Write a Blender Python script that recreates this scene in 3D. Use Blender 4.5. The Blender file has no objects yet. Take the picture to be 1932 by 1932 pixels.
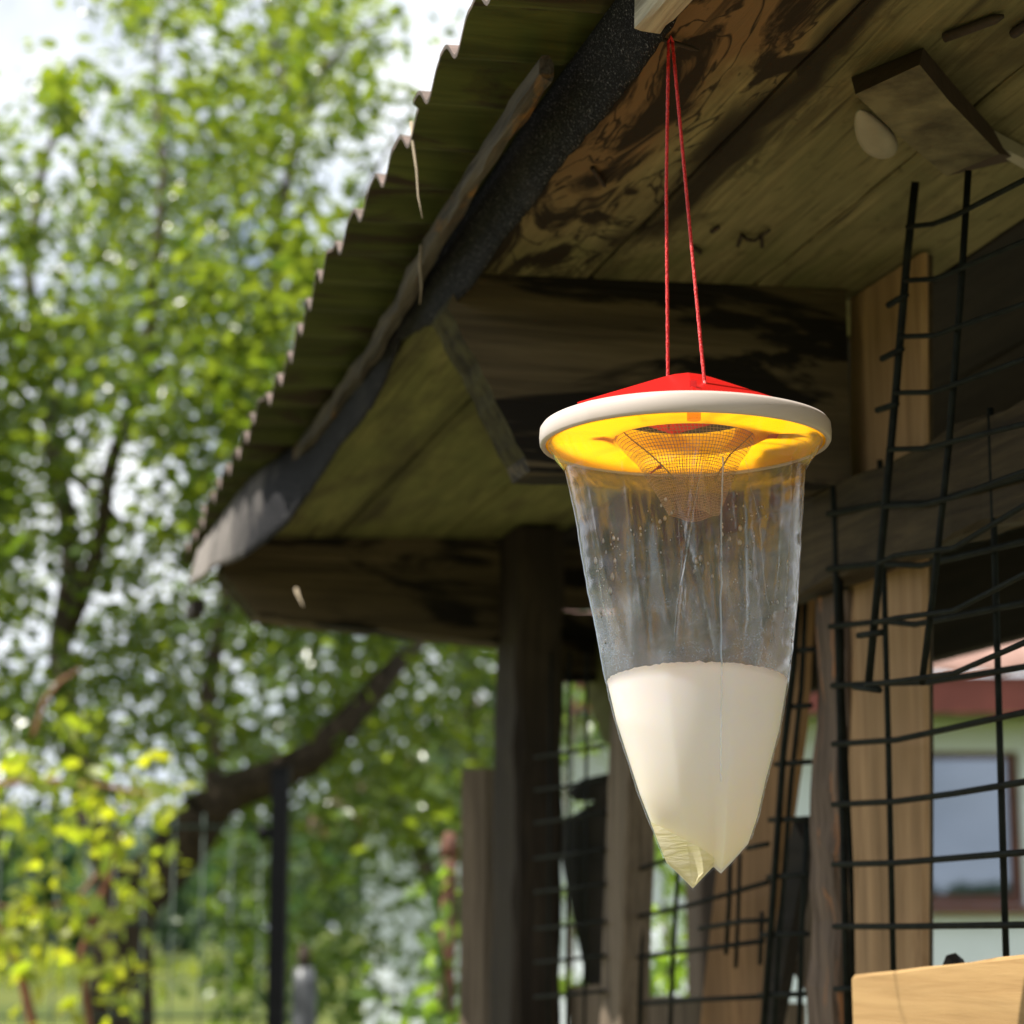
import bpy, bmesh, math, random
import numpy as np
from mathutils import Vector, Matrix, Euler, noise as mnoise

# ------------------------------------------------------------------ camera
SC = bpy.context.scene
COL = SC.collection
CAMZ = 1.45
PITCH = math.radians(11.02)
cam_d = bpy.data.cameras.new('camera')
cam = bpy.data.objects.new('camera', cam_d)
COL.objects.link(cam)
cam.location = (0, 0, CAMZ)
cam.rotation_euler = (math.pi/2 + PITCH, 0, 0)
cam_d.sensor_width = cam_d.sensor_height = 24
cam_d.sensor_fit = 'HORIZONTAL'
cam_d.lens = 50
cam_d.clip_start = .05
cam_d.clip_end = 2000
cam_d.dof.use_dof = True
cam_d.dof.focus_distance = 1.285
cam_d.dof.aperture_fstop = 5.6
cam_d.dof.aperture_blades = 0
SC.camera = cam

# ------------------------------------------------------------------ sky, sun, exposure
SUN_AZ, SUN_EL = math.radians(-110), math.radians(57)      # clockwise from +Y, so to the left and beyond
w = bpy.data.worlds.new('World'); SC.world = w; w.use_nodes = True
nt = w.node_tree; nt.nodes.clear()
def wn(t, **k):
    n = nt.nodes.new(t)
    for a, b in k.items(): setattr(n, a, b)
    return n
sky = wn('ShaderNodeTexSky', sky_type='NISHITA', sun_disc=False)
sky.sun_elevation = SUN_EL; sky.sun_rotation = SUN_AZ; sky.dust_density = 1.5
tc = wn('ShaderNodeTexCoord'); mp = wn('ShaderNodeMapping'); mp.inputs['Scale'].default_value = (1, 1, 1.7)
mp.inputs['Location'].default_value = (.35, .1, .3)
nz = wn('ShaderNodeTexNoise'); nz.inputs['Scale'].default_value = 2.6; nz.inputs['Detail'].default_value = 7
nz.inputs['Roughness'].default_value = .55; nz.inputs['Distortion'].default_value = .4
rp = wn('ShaderNodeValToRGB'); rp.color_ramp.elements[0].position = .30; rp.color_ramp.elements[1].position = .52
nz2 = wn('ShaderNodeTexNoise'); nz2.inputs['Scale'].default_value = 5; nz2.inputs['Detail'].default_value = 5
rp2 = wn('ShaderNodeValToRGB')
rp2.color_ramp.elements[0].position = .35; rp2.color_ramp.elements[0].color = (7.6, 8.3, 9.3, 1)
rp2.color_ramp.elements[1].position = .6; rp2.color_ramp.elements[1].color = (12.5, 12.8, 13.2, 1)
mx = wn('ShaderNodeMixRGB')
bg = wn('ShaderNodeBackground'); bg.inputs['Strength'].default_value = .062
wo = wn('ShaderNodeOutputWorld')
lk = nt.links.new
lk(tc.outputs['Generated'], mp.inputs['Vector'])
lk(mp.outputs[0], nz.inputs['Vector']); lk(mp.outputs[0], nz2.inputs['Vector'])
lk(nz.outputs['Fac'], rp.inputs[0]); lk(nz2.outputs['Fac'], rp2.inputs[0])
lk(rp.outputs[0], mx.inputs[0]); lk(sky.outputs[0], mx.inputs[1]); lk(rp2.outputs[0], mx.inputs[2])
lk(mx.outputs[0], bg.inputs[0]); lk(bg.outputs[0], wo.inputs[0])

sd = bpy.data.lights.new('sun', 'SUN'); sd.energy = 5.0; sd.angle = math.radians(.53); sd.color = (1, .95, .86)
so = bpy.data.objects.new('sun', sd); COL.objects.link(so)
sdir = Vector((math.sin(SUN_AZ)*math.cos(SUN_EL), math.cos(SUN_AZ)*math.cos(SUN_EL), math.sin(SUN_EL)))
so.rotation_euler = sdir.to_track_quat('Z', 'Y').to_euler(); so.location = sdir*30

vs = SC.view_settings
SC.display_settings.display_device = 'sRGB'
vs.view_transform = 'Standard'; vs.look = 'None'; vs.exposure = 1.0; vs.gamma = 1; vs.use_curve_mapping = False
cy = SC.cycles
cy.use_denoising = True
cy.max_bounces = 10; cy.transparent_max_bounces = 24; cy.transmission_bounces = 8
cy.sample_clamp_indirect = 8; cy.caustics_reflective = False; cy.caustics_refractive = False

# ------------------------------------------------------------------ calibration: where a sight line meets a real plane of the place
F = 4025.0
def ray(px, py):
    u, v = px-966, 966-py
    c, s = math.cos(PITCH), math.sin(PITCH)
    return Vector((u/F, (F*c - v*s)/F, (v*c + F*s)/F))
def at_y(px, py, y):                         # on the upright plane y metres in front of the camera (world coordinates)
    r = ray(px, py)
    return Vector((r.x*y/r.y, y, CAMZ + r.z*y/r.y))
S0 = Vector((.1001, 1.2966, .5628)); AZ = math.radians(16)
DV = Vector((-math.sin(AZ), math.cos(AZ), 0)); NV = Vector((math.cos(AZ), math.sin(AZ), 0))
def _pl(px, py, p0, n):
    r = ray(px, py); p = r*(n.dot(p0)/n.dot(r)) - S0
    return p.dot(NV), p.dot(DV), p.z + S0.z
def on_v(px, py, v): return _pl(px, py, S0 + NV*v, NV)          # shed coordinates (across, along, height above the lens)
def on_s(px, py, s): return _pl(px, py, S0 + DV*s, DV)
NS = Vector((0, 0, 1)) + DV*.028 - NV*.045
def on_soffit(px, py, dz=0): return _pl(px, py, S0 + Vector((0, 0, dz)), NS)
def zs(v, s): return .5628 + .045*v - .028*s                    # underside of the eave boards

# ------------------------------------------------------------------ helpers
ORG = {}
def tag(o, label=None, cat=None, group=None, kind=None):
    if label: o['label'] = label
    if cat: o['category'] = cat
    if group: o['group'] = group
    if kind: o['kind'] = kind
    return o
def thing(name, label, cat, loc=(0, 0, 0), rz=0, group=None):
    o = bpy.data.objects.new(name, None); COL.objects.link(o)
    o.empty_display_size = .1
    o.location = loc; o.rotation_euler = (0, 0, rz)
    ORG[o.name] = Vector(loc)
    return tag(o, label, cat, group)
class MB:
    def __init__(s): s.v = []; s.f = []; s.m = []
    def add(s, vs_, fs_, mi=0):
        b = len(s.v); s.v += [tuple(p) for p in vs_]
        for f in fs_: s.f.append(tuple(i+b for i in f)); s.m.append(mi)
        return s
    def box(s, a, b, mi=0):
        x0, y0, z0 = a; x1, y1, z1 = b
        return s.add([(x0,y0,z0),(x1,y0,z0),(x1,y1,z0),(x0,y1,z0),(x0,y0,z1),(x1,y0,z1),(x1,y1,z1),(x0,y1,z1)],
                     [(3,2,1,0),(4,5,6,7),(0,1,5,4),(1,2,6,5),(2,3,7,6),(3,0,4,7)], mi)
    def prism(s, poly, d, mi=0):                       # polygon swept by vector d
        n = len(poly); d = Vector(d); a = [Vector(p) for p in poly]; b = [p+d for p in a]
        return s.add(a+b, [tuple(range(n))[::-1], tuple(range(n, 2*n))] + [(i, (i+1) % n, n+(i+1) % n, n+i) for i in range(n)], mi)
    def tube(s, path, r, n=8, mi=0, cap=True):
        P = [Vector(p) for p in path]; k = len(P)
        R = r if hasattr(r, '__len__') else [r]*k
        vv = []; up = None
        for i in range(k):
            t = (P[min(i+1, k-1)] - P[max(i-1, 0)]).normalized()
            if up is None: up = Vector((0, 0, 1)) if abs(t.z) < .9 else Vector((1, 0, 0))
            a = t.cross(up).normalized(); up = a.cross(t).normalized()
            for j in range(n):
                q = 2*math.pi*j/n
                vv.append(P[i] + (a*math.cos(q) + up*math.sin(q))*R[i])
        ff = [(i*n+j, i*n+(j+1) % n, (i+1)*n+(j+1) % n, (i+1)*n+j) for i in range(k-1) for j in range(n)]
        if cap: ff += [tuple(range(n))[::-1], tuple(range((k-1)*n, k*n))]
        return s.add(vv, ff, mi)
    def loft(s, a, b, U, V, w, h, ch=.002, segs=10, jit=0, seed=0, bow=None, mi=0):
        # chamfered plank from a to b; U, V unit vectors across; w, h full sizes
        a, b, U, V = Vector(a), Vector(b), Vector(U), Vector(V)
        W, H = w/2, h/2
        pr = [(-W+ch,-H),(W-ch,-H),(W,-H+ch),(W,H-ch),(W-ch,H),(-W+ch,H),(-W,H-ch),(-W,-H+ch)]
        vv = []
        for i in range(segs+1):
            t = i/segs; c = a.lerp(b, t)
            if bow: c = c + Vector(bow(t))
            for j, (x, y) in enumerate(pr):
                p = c + U*x + V*y
                if jit:
                    q = p*23 + Vector((seed*7.1, seed*3.3, j*1.7))
                    p = p + (U*mnoise.noise(q) + V*mnoise.noise(q+Vector((9, 4, 2))))*jit
                vv.append(p)
        n = 8
        ff = [(i*n+j, i*n+(j+1) % n, (i+1)*n+(j+1) % n, (i+1)*n+j) for i in range(segs) for j in range(n)]
        ff += [tuple(range(n))[::-1], tuple(range(segs*n, segs*n+n))]
        return s.add(vv, ff, mi)
    def lathe(s, prof, n=96, mi=0, closed=True, fn=None):
        k = len(prof); vv = []
        for i in range(n):
            q = 2*math.pi*i/n
            for (r, z) in prof:
                p = Vector((r*math.cos(q), r*math.sin(q), z))
                vv.append(fn(p, q, r) if fn else p)
        ff = []
        for i in range(n):
            i2 = (i+1) % n
            for j in range(k if closed else k-1):
                j2 = (j+1) % k
                ff.append((i*k+j, i*k+j2, i2*k+j2, i2*k+j))
        return s.add(vv, ff, mi)
    def grid(s, pts, mi=0):                            # pts[i][j]
        n, m_ = len(pts), len(pts[0])
        return s.add([p for r in pts for p in r], [(i*m_+j, (i+1)*m_+j, (i+1)*m_+j+1, i*m_+j+1) for i in range(n-1) for j in range(m_-1)], mi)
    def build(s, name, mat, parent=None, smooth=False, fix=True, off=None):
        me = bpy.data.meshes.new(name)
        o_ = Vector(off) if off is not None else Vector((0, 0, 0))
        me.from_pydata([tuple(Vector(p)-o_) for p in s.v], [], s.f)
        for mm in (mat if isinstance(mat, (list, tuple)) else [mat]): me.materials.append(mm)
        if any(s.m): me.polygons.foreach_set('material_index', s.m)
        if fix:
            bm = bmesh.new(); bm.from_mesh(me); bmesh.ops.recalc_face_normals(bm, faces=bm.faces); bm.to_mesh(me); bm.free()
        if smooth: me.polygons.foreach_set('use_smooth', [True]*len(me.polygons))
        me.update()
        o = bpy.data.objects.new(name, me); COL.objects.link(o)
        if parent: o.parent = parent
        if off is not None and parent is None: o.location = o_
        return o
def smooth_by_angle(o, deg=40):
    me = o.data
    me.polygons.foreach_set('use_smooth', [True]*len(me.polygons))
    bm = bmesh.new(); bm.from_mesh(me)
    for e in bm.edges:
        if len(e.link_faces) == 2 and e.calc_face_angle(0) > math.radians(deg): e.smooth = False
    bm.to_mesh(me); bm.free()
    return o

# ------------------------------------------------------------------ materials
def new_mat(name):
    m = bpy.data.materials.new(name); m.use_nodes = True
    t = m.node_tree; t.nodes.clear()
    out = t.nodes.new('ShaderNodeOutputMaterial')
    def nd(ty, ins=None, **k):
        n = t.nodes.new(ty)
        for a, b in k.items(): setattr(n, a, b)
        for a, b in (ins or {}).items():
            if hasattr(b, 'is_output'): t.links.new(b, n.inputs[a])
            else: n.inputs[a].default_value = b
        return n
    return m, t, out, nd
def ramp(nd, fac, stops):
    r = nd('ShaderNodeValToRGB', {0: fac}); cr = r.color_ramp
    while len(cr.elements) < len(stops): cr.elements.new(.5)
    for e, (p, c) in zip(cr.elements, stops):
        e.position = p; e.color = (c[0], c[1], c[2], 1) if hasattr(c, '__len__') else (c, c, c, 1)
    return r.outputs[0]
def mixc(nd, f, a, b, mode='MIX'):
    return nd('ShaderNodeMixRGB', {0: f, 1: a, 2: b}, blend_type=mode).outputs[0]
def c4(c): return (c[0], c[1], c[2], 1)
def wood(name, light, dark, axis='Y', stain=None, st=(.55, .66), grain=1.0, rough=.82, bump=.4, tone=.5, ssc=1.0, spec=.25):
    m, t, out, nd = new_mat(name)
    co = nd('ShaderNodeTexCoord').outputs['Object']
    k = {'X': 0, 'Y': 1, 'Z': 2}[axis]
    def mapped(p, a):
        s = [p]*3; s[k] = a
        return nd('ShaderNodeMapping', {'Vector': co, 'Scale': tuple(s)}).outputs[0]
    n1 = nd('ShaderNodeTexNoise', {'Vector': mapped(110*grain, 4*grain), 'Scale': 1, 'Detail': 6, 'Roughness': .65, 'Distortion': .5}).outputs['Fac']
    n2 = nd('ShaderNodeTexNoise', {'Vector': mapped(18, 2.2), 'Scale': 1, 'Detail': 4, 'Distortion': 1.2}).outputs['Fac']
    col = ramp(nd, n1, [(.3, dark), (.62, light)])
    tn = ramp(nd, n2, [(.32, 1-tone), (.62, 1.0)])
    col = mixc(nd, 1.0, col, tn, 'MULTIPLY')
    if stain:
        n3 = nd('ShaderNodeTexNoise', {'Vector': mapped(14*ssc, 3.2*ssc), 'Scale': 1, 'Detail': 5, 'Roughness': .6, 'Distortion': 2.2}).outputs['Fac']
        col = mixc(nd, ramp(nd, n3, [(st[0], 0), (st[1], 1)]), col, c4(stain))
    bp = nd('ShaderNodeBump', {'Strength': bump, 'Distance': .004, 'Height': n1})
    b = nd('ShaderNodeBsdfPrincipled', {'Base Color': col, 'Roughness': rough, 'Specular IOR Level': spec, 'Normal': bp.outputs[0]})
    t.links.new(b.outputs[0], out.inputs[0])
    return m
def plain(name, col, rough=.6, metal=0, noise_amt=.25, sc=30, bump=.1, spec=.4, col2=None):
    m, t, out, nd = new_mat(name)
    co = nd('ShaderNodeTexCoord').outputs['Object']
    n = nd('ShaderNodeTexNoise', {'Vector': co, 'Scale': sc, 'Detail': 5, 'Roughness': .6}).outputs['Fac']
    d = col2 or tuple(x*(1-noise_amt) for x in col)
    c = ramp(nd, n, [(.35, d), (.65, col)])
    bp = nd('ShaderNodeBump', {'Strength': bump, 'Distance': .003, 'Height': n})
    b = nd('ShaderNodeBsdfPrincipled', {'Base Color': c, 'Roughness': rough, 'Metallic': metal, 'Specular IOR Level': spec, 'Normal': bp.outputs[0]})
    t.links.new(b.outputs[0], out.inputs[0])
    return m
def plastic(name, col, trans, tfac, rough=.35, bump=.03):
    m, t, out, nd = new_mat(name)
    co = nd('ShaderNodeTexCoord').outputs['Object']
    n = nd('ShaderNodeTexNoise', {'Vector': co, 'Scale': 60, 'Detail': 4}).outputs['Fac']
    bp = nd('ShaderNodeBump', {'Strength': bump, 'Distance': .002, 'Height': n}).outputs[0]
    b = nd('ShaderNodeBsdfPrincipled', {'Base Color': c4(col), 'Roughness': rough, 'Normal': bp, 'Specular IOR Level': .45})
    tr = nd('ShaderNodeBsdfTranslucent', {'Color': c4(trans), 'Normal': bp})
    mxs = nd('ShaderNodeMixShader', {0: tfac, 1: b.outputs[0], 2: tr.outputs[0]})
    t.links.new(mxs.outputs[0], out.inputs[0])
    return m
def leafmat(name, c1, c2, t1, t2, tf=.5, rough=.38):
    m, t, out, nd = new_mat(name)
    g = nd('ShaderNodeNewGeometry'); oi = nd('ShaderNodeObjectInfo')
    rnd = nd('ShaderNodeMath', {0: g.outputs['Random Per Island'], 1: oi.outputs['Random']}, operation='ADD').outputs[0]
    rnd = nd('ShaderNodeMath', {0: rnd}, operation='FRACT').outputs[0]
    c = mixc(nd, rnd, c4(c1), c4(c2)); tcx = mixc(nd, rnd, c4(t1), c4(t2))
    b = nd('ShaderNodeBsdfPrincipled', {'Base Color': c, 'Roughness': rough, 'Specular IOR Level': .65})
    tr = nd('ShaderNodeBsdfTranslucent', {'Color': tcx})
    mxs = nd('ShaderNodeMixShader', {0: tf, 1: b.outputs[0], 2: tr.outputs[0]})
    t.links.new(mxs.outputs[0], out.inputs[0])
    return m
M = {}
def soffit_material():
    # aged olive boards; the black mould streaks follow the first joint and swirl over its near end
    m, t, out, nd = new_mat('mouldy_eave_boards')
    co = nd('ShaderNodeTexCoord').outputs['Object']
    def mapped(sx, sy): return nd('ShaderNodeMapping', {'Vector': co, 'Scale': (sx, sy, 8)}).outputs[0]
    n1 = nd('ShaderNodeTexNoise', {'Vector': mapped(150, 7), 'Scale': 1, 'Detail': 6, 'Roughness': .65, 'Distortion': .6}).outputs['Fac']
    n2 = nd('ShaderNodeTexNoise', {'Vector': mapped(16, 4), 'Scale': 1, 'Detail': 5, 'Distortion': 1.5}).outputs['Fac']
    col = ramp(nd, n1, [(.3, (.115, .098, .046)), (.62, (.27, .235, .115))])
    col = mixc(nd, ramp(nd, n2, [(.35, 0), (.65, .75)]), col, c4((.145, .138, .062)))
    sp = nd('ShaderNodeTexNoise', {'Vector': mapped(60, 30), 'Scale': 1, 'Detail': 6, 'Roughness': .7}).outputs['Fac']
    col = mixc(nd, ramp(nd, sp, [(.30, .6), (.44, 0)]), col, c4((.055, .042, .016)))
    xyz = nd('ShaderNodeSeparateXYZ', {0: co})
    def math_(op, a, b=None, cl=False):
        ins = {0: a}
        if b is not None: ins[1] = b
        return nd('ShaderNodeMath', ins, operation=op, use_clamp=cl).outputs[0]
    alg = ramp(nd, math_('ADD', xyz.outputs[1], math_('MULTIPLY', math_('SUBTRACT', n2, .5), .5)), [(.35, 0), (.75, .85)])
    col = mixc(nd, alg, col, mixc(nd, 1.0, col, c4((.66, .80, .50)), 'MULTIPLY'))
    # warm brown strip along the outer edge
    nb = nd('ShaderNodeTexNoise', {'Vector': mapped(9, 4), 'Scale': 1, 'Detail': 4, 'Distortion': 1}).outputs['Fac']
    wv = math_('ADD', xyz.outputs[0], math_('MULTIPLY', math_('SUBTRACT', nb, .5), .16))
    warm = math_('MULTIPLY', ramp(nd, wv, [(.045, 1), (.085, 0)]), ramp(nd, xyz.outputs[1], [(.22, 1), (.45, 0)]))
    col = mixc(nd, warm, col, c4((.165, .105, .050)))
    # black band beside the joint, about a hand wide
    d = math_('ABSOLUTE', math_('SUBTRACT', math_('ADD', xyz.outputs[0], math_('MULTIPLY', math_('SUBTRACT', nb, .5), .07)), .105))
    band = ramp(nd, d, [(.010, .95), (.024, 0)])
    band = math_('MULTIPLY', band, ramp(nd, xyz.outputs[1], [(.30, 1), (.42, .45)]))
    # marbled swirls
    n3 = nd('ShaderNodeTexNoise', {'Vector': mapped(15, 4.2), 'Scale': 1, 'Detail': 3, 'Roughness': .55, 'Distortion': 2.4}).outputs['Fac']
    rid = math_('ABSOLUTE', math_('SUBTRACT', n3, .5))
    sw = ramp(nd, rid, [(.006, .9), (.030, 0)])
    big = nd('ShaderNodeTexNoise', {'Vector': mapped(19, 5), 'Scale': 1, 'Detail': 5, 'Roughness': .6, 'Distortion': 1.6}).outputs['Fac']
    sw = math_('MAXIMUM', sw, ramp(nd, big, [(.475, 0), (.56, .96)]))
    gate = math_('MULTIPLY', ramp(nd, math_('ADD', xyz.outputs[0], math_('MULTIPLY', math_('SUBTRACT', nb, .5), .1)), [(.10, 1), (.155, 0)]),
                 ramp(nd, xyz.outputs[1], [(.44, 1), (.58, 0)]))
    sw = math_('MULTIPLY', sw, gate)
    st = math_('MAXIMUM', band, sw, True)
    nl = nd('ShaderNodeTexNoise', {'Vector': mapped(90, 3), 'Scale': 1, 'Detail': 3, 'Distortion': .5}).outputs['Fac']
    st = math_('MAXIMUM', st, ramp(nd, nl, [(.60, 0), (.70, .7)]))
    oi = nd('ShaderNodeObjectInfo').outputs['Random']
    col = mixc(nd, 1.0, col, ramp(nd, oi, [(0, .82), (1, 1.08)]), 'MULTIPLY')
    gr = nd('ShaderNodeTexNoise', {'Vector': mapped(7, 3), 'Scale': 1, 'Detail': 6, 'Roughness': .6, 'Distortion': 1.0}).outputs['Fac']
    col = mixc(nd, ramp(nd, gr, [(.50, 0), (.68, .7)]), col, c4((.05, .042, .02)))
    col = mixc(nd, st, col, c4((.014, .009, .005)))
    bp = nd('ShaderNodeBump', {'Strength': .5, 'Distance': .003, 'Height': n1}).outputs[0]
    b = nd('ShaderNodeBsdfPrincipled', {'Base Color': col, 'Roughness': .85, 'Specular IOR Level': .2, 'Normal': bp})
    t.links.new(b.outputs[0], out.inputs[0])
    return m
M['soffit'] = soffit_material()
M['beam'] = wood('old_dark_beam', (.125, .096, .055), (.05, .038, .022), 'X', stain=(.008, .006, .004), st=(.50, .57), bump=.7, ssc=.8)
M['moss'] = plain('mossy_end_grain', (.055, .05, .022), .95, sc=60, col2=(.02, .017, .009), bump=.8, spec=.1)
M['post'] = wood('dark_post', (.038, .028, .018), (.014, .010, .007), 'Z', stain=(.02, .014, .009), st=(.5, .6), bump=.6)
M['pine'] = wood('planed_pine', (.36, .23, .10), (.28, .17, .07), 'Y', bump=.15, tone=.22, rough=.6)
M['pine_up'] = wood('pine_board_upright', (.42, .27, .145), (.30, .185, .095), 'Z', stain=(.20, .115, .055), st=(.56, .72), bump=.2, tone=.3)
M['brown'] = wood('brown_board', (.26, .15, .07), (.175, .098, .043), 'Z', stain=(.11, .055, .025), st=(.58, .74), bump=.3, tone=.35)
M['greywood'] = wood('weathered_grey_wood', (.205, .16, .115), (.09, .068, .047), 'Z', bump=.8, tone=.4)
M['greylath'] = wood('weathered_lath', (.095, .08, .06), (.014, .011, .008), 'Y', bump=1.0, tone=.45, stain=(.18, .09, .02), st=(.58, .7))
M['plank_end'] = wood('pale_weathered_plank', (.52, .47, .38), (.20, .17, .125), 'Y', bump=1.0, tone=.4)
M['bark'] = wood('rough_slab', (.20, .145, .11), (.09, .062, .048), 'Z', stain=(.28, .13, .06), st=(.60, .66), bump=1.0, ssc=2)
M['rail'] = wood('old_rail', (.075, .055, .03), (.032, .023, .013), 'Y', stain=(.02, .014, .01), st=(.55, .65), bump=.5)
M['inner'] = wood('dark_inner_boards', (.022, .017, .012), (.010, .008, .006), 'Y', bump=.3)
M['sheet_under'] = wood('roof_sheet_underside', (.080, .098, .022), (.038, .048, .010), 'X', stain=(.030, .022, .012), st=(.52, .64), bump=.2, tone=.5)
M['sheet_top'] = plain('roof_sheet_top', (.20, .14, .12), .9, col2=(.09, .07, .055), sc=40)
M['sheet_rim'] = plain('roof_sheet_rim', (.10, .072, .058), .85, col2=(.03, .025, .018), sc=90)
M['tar'] = None
def tar_material():
    m, t, out, nd = new_mat('gritty_roofing_felt')
    co = nd('ShaderNodeTexCoord').outputs['Object']
    n = nd('ShaderNodeTexNoise', {'Vector': co, 'Scale': 620, 'Detail': 3, 'Roughness': .7}).outputs['Fac']
    n2 = nd('ShaderNodeTexNoise', {'Vector': co, 'Scale': 14, 'Detail': 4}).outputs['Fac']
    c = ramp(nd, n, [(.4, (.006, .006, .007)), (.60, (.018, .018, .021)), (.72, (.30, .29, .29))])
    c = mixc(nd, ramp(nd, n2, [(.55, 0), (.8, .25)]), c, c4((.07, .065, .06)))
    sy = nd('ShaderNodeSeparateXYZ', {0: co}).outputs[1]
    far = ramp(nd, nd('ShaderNodeMath', {0: n2, 1: .5, 2: sy}, operation='MULTIPLY_ADD').outputs[0], [(0, 0), (1, 1)])
    far = nd('ShaderNodeMapRange', {0: nd('ShaderNodeMath', {0: n2, 1: .7, 2: sy}, operation='MULTIPLY_ADD').outputs[0], 1: 1.62, 2: 2.0}).outputs[0]
    c = mixc(nd, far, c, c4((.21, .19, .175)))  # far end paled: its sunlit look and weathering put into the colour
    bp = nd('ShaderNodeBump', {'Strength': .9, 'Distance': .0015, 'Height': n}).outputs[0]
    b = nd('ShaderNodeBsdfPrincipled', {'Base Color': c, 'Roughness': .8, 'Normal': bp, 'Specular IOR Level': .08})
    t.links.new(b.outputs[0], out.inputs[0]); return m
M['tar'] = tar_material()
M['wire'] = plain('coated_wire', (.011, .014, .011), .7, sc=80, col2=(.004, .005, .0045), spec=.12)
M['nail'] = plain('rusty_nail', (.05, .035, .025), .7, .4, sc=200)
M['straw'] = plain('dry_straw', (.30, .24, .16), .8, sc=60)
M['red'] = plastic('red_plastic', (.66, .022, .018), (.85, .03, .02), .45, .3)
M['yellow'] = plastic('yellow_plastic', (.85, .54, .004), (1.0, .69, .002), .80, .32)
M['white'] = plastic('white_plastic', (.56, .49, .44), (.66, .56, .48), .16, .36)
M['cord'] = None
def cord_material():
    m, t, out, nd = new_mat('red_braided_cord')
    co = nd('ShaderNodeTexCoord').outputs['Object']
    v = nd('ShaderNodeTexVoronoi', {'Vector': nd('ShaderNodeMapping', {'Vector': co, 'Scale': (1, 1, .6)}).outputs[0], 'Scale': 900})
    c = ramp(nd, v.outputs['Distance'], [(.2, (.80, .014, .012)), (.65, (.45, .004, .005))])
    bp = nd('ShaderNodeBump', {'Strength': .8, 'Distance': .0006, 'Height': v.outputs['Distance']}, invert=True).outputs[0]
    b = nd('ShaderNodeBsdfPrincipled', {'Base Color': c, 'Roughness': .45, 'Normal': bp, 'Sheen Weight': .2})
    t.links.new(b.outputs[0], out.inputs[0]); return m
M['cord'] = cord_material()
M['net'] = plastic('insect_net', (.34, .25, .16), (.30, .20, .11), .3, .6)
ZLEV = -.1392
def zarc(nd, co):                               # height above the curved edge of the liquid
    q = nd('ShaderNodeSeparateXYZ', {0: co}).outputs
    x = nd('ShaderNodeMath', {0: q[0], 1: .004}, operation='SUBTRACT').outputs[0]
    x2 = nd('ShaderNodeMath', {0: x, 1: x}, operation='MULTIPLY').outputs[0]
    return nd('ShaderNodeMath', {0: x2, 1: 2.3, 2: q[2]}, operation='MULTIPLY_ADD').outputs[0]
def film_material(name, haze, hz2, gl=.07):
    m, t, out, nd = new_mat(name)
    co = nd('ShaderNodeTexCoord').outputs['Object']
    mpd = nd('ShaderNodeMapping', {'Vector': co, 'Scale': (28, 28, 7)}).outputs[0]
    n = nd('ShaderNodeTexNoise', {'Vector': mpd, 'Scale': 1, 'Detail': 3, 'Roughness': .5, 'Distortion': 1.0}).outputs['Fac']
    n2 = nd('ShaderNodeTexNoise', {'Vector': co, 'Scale': 900, 'Detail': 4, 'Roughness': .75}).outputs['Fac']
    n3 = nd('ShaderNodeTexNoise', {'Vector': co, 'Scale': 30, 'Detail': 4, 'Distortion': .8}).outputs['Fac']
    bp = nd('ShaderNodeBump', {'Strength': .06, 'Distance': .004, 'Height': n}).outputs[0]
    bp = nd('ShaderNodeBump', {'Strength': .12, 'Distance': .0005, 'Height': n2, 'Normal': bp}).outputs[0]
    tr = nd('ShaderNodeBsdfTransparent')
    gs = nd('ShaderNodeBsdfGlossy', {'Color': (1, 1, 1, 1), 'Roughness': gl, 'Normal': bp})
    lw = nd('ShaderNodeLayerWeight', {'Blend': .36, 'Normal': bp})
    zc = zarc(nd, co)
    wet = nd('ShaderNodeMapRange', {0: zc, 1: ZLEV-.004, 2: ZLEV+.002, 3: .25, 4: .9}).outputs[0]      # against the liquid the film loses its inner reflection
    ff = nd('ShaderNodeMath', {0: lw.outputs['Fresnel'], 1: wet}, operation='MULTIPLY', use_clamp=True).outputs[0]
    s1 = nd('ShaderNodeMixShader', {0: ff, 1: tr.outputs[0], 2: gs.outputs[0]})
    df = nd('ShaderNodeBsdfDiffuse', {'Color': (.70, .82, 1.0, 1), 'Normal': bp})
    tl = nd('ShaderNodeBsdfTranslucent', {'Color': (.70, .82, 1.0, 1), 'Normal': bp})
    d2 = nd('ShaderNodeMixShader', {0: .5, 1: df.outputs[0], 2: tl.outputs[0]})
    z = zarc(nd, co)
    low = nd('ShaderNodeMapRange', {0: z, 1: -.04, 2: -.120}).outputs[0]
    low = nd('ShaderNodeMath', {0: low, 1: nd('ShaderNodeMapRange', {0: z, 1: ZLEV-.004, 2: ZLEV+.002}).outputs[0]}, operation='MULTIPLY').outputs[0]          # condensation thickens toward the liquid
    spk = nd('ShaderNodeMath', {0: ramp(nd, n2, [(.54, 0), (.66, 1)]), 1: ramp(nd, n3, [(.46, 0), (.60, 1)])}, operation='MULTIPLY').outputs[0]
    spk = nd('ShaderNodeMath', {0: spk, 1: low}, operation='MULTIPLY').outputs[0]
    mist = nd('ShaderNodeMath', {0: ramp(nd, n3, [(.40, .25), (.62, 1)]), 1: low}, operation='MULTIPLY').outputs[0]
    h = nd('ShaderNodeMath', {0: mist, 1: hz2-haze, 2: nd('ShaderNodeMapRange', {0: z, 1: ZLEV-.004, 2: ZLEV+.002, 3: haze*.3, 4: haze}).outputs[0]}, operation='MULTIPLY_ADD').outputs[0]
    h = nd('ShaderNodeMath', {0: spk, 1: .30, 2: h}, operation='MULTIPLY_ADD', use_clamp=True).outputs[0]
    s2 = nd('ShaderNodeMixShader', {0: h, 1: s1.outputs[0], 2: d2.outputs[0]})
    t.links.new(s2.outputs[0], out.inputs[0]); return m
M['film'] = film_material('clear_bag_film', .045, .19)
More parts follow.
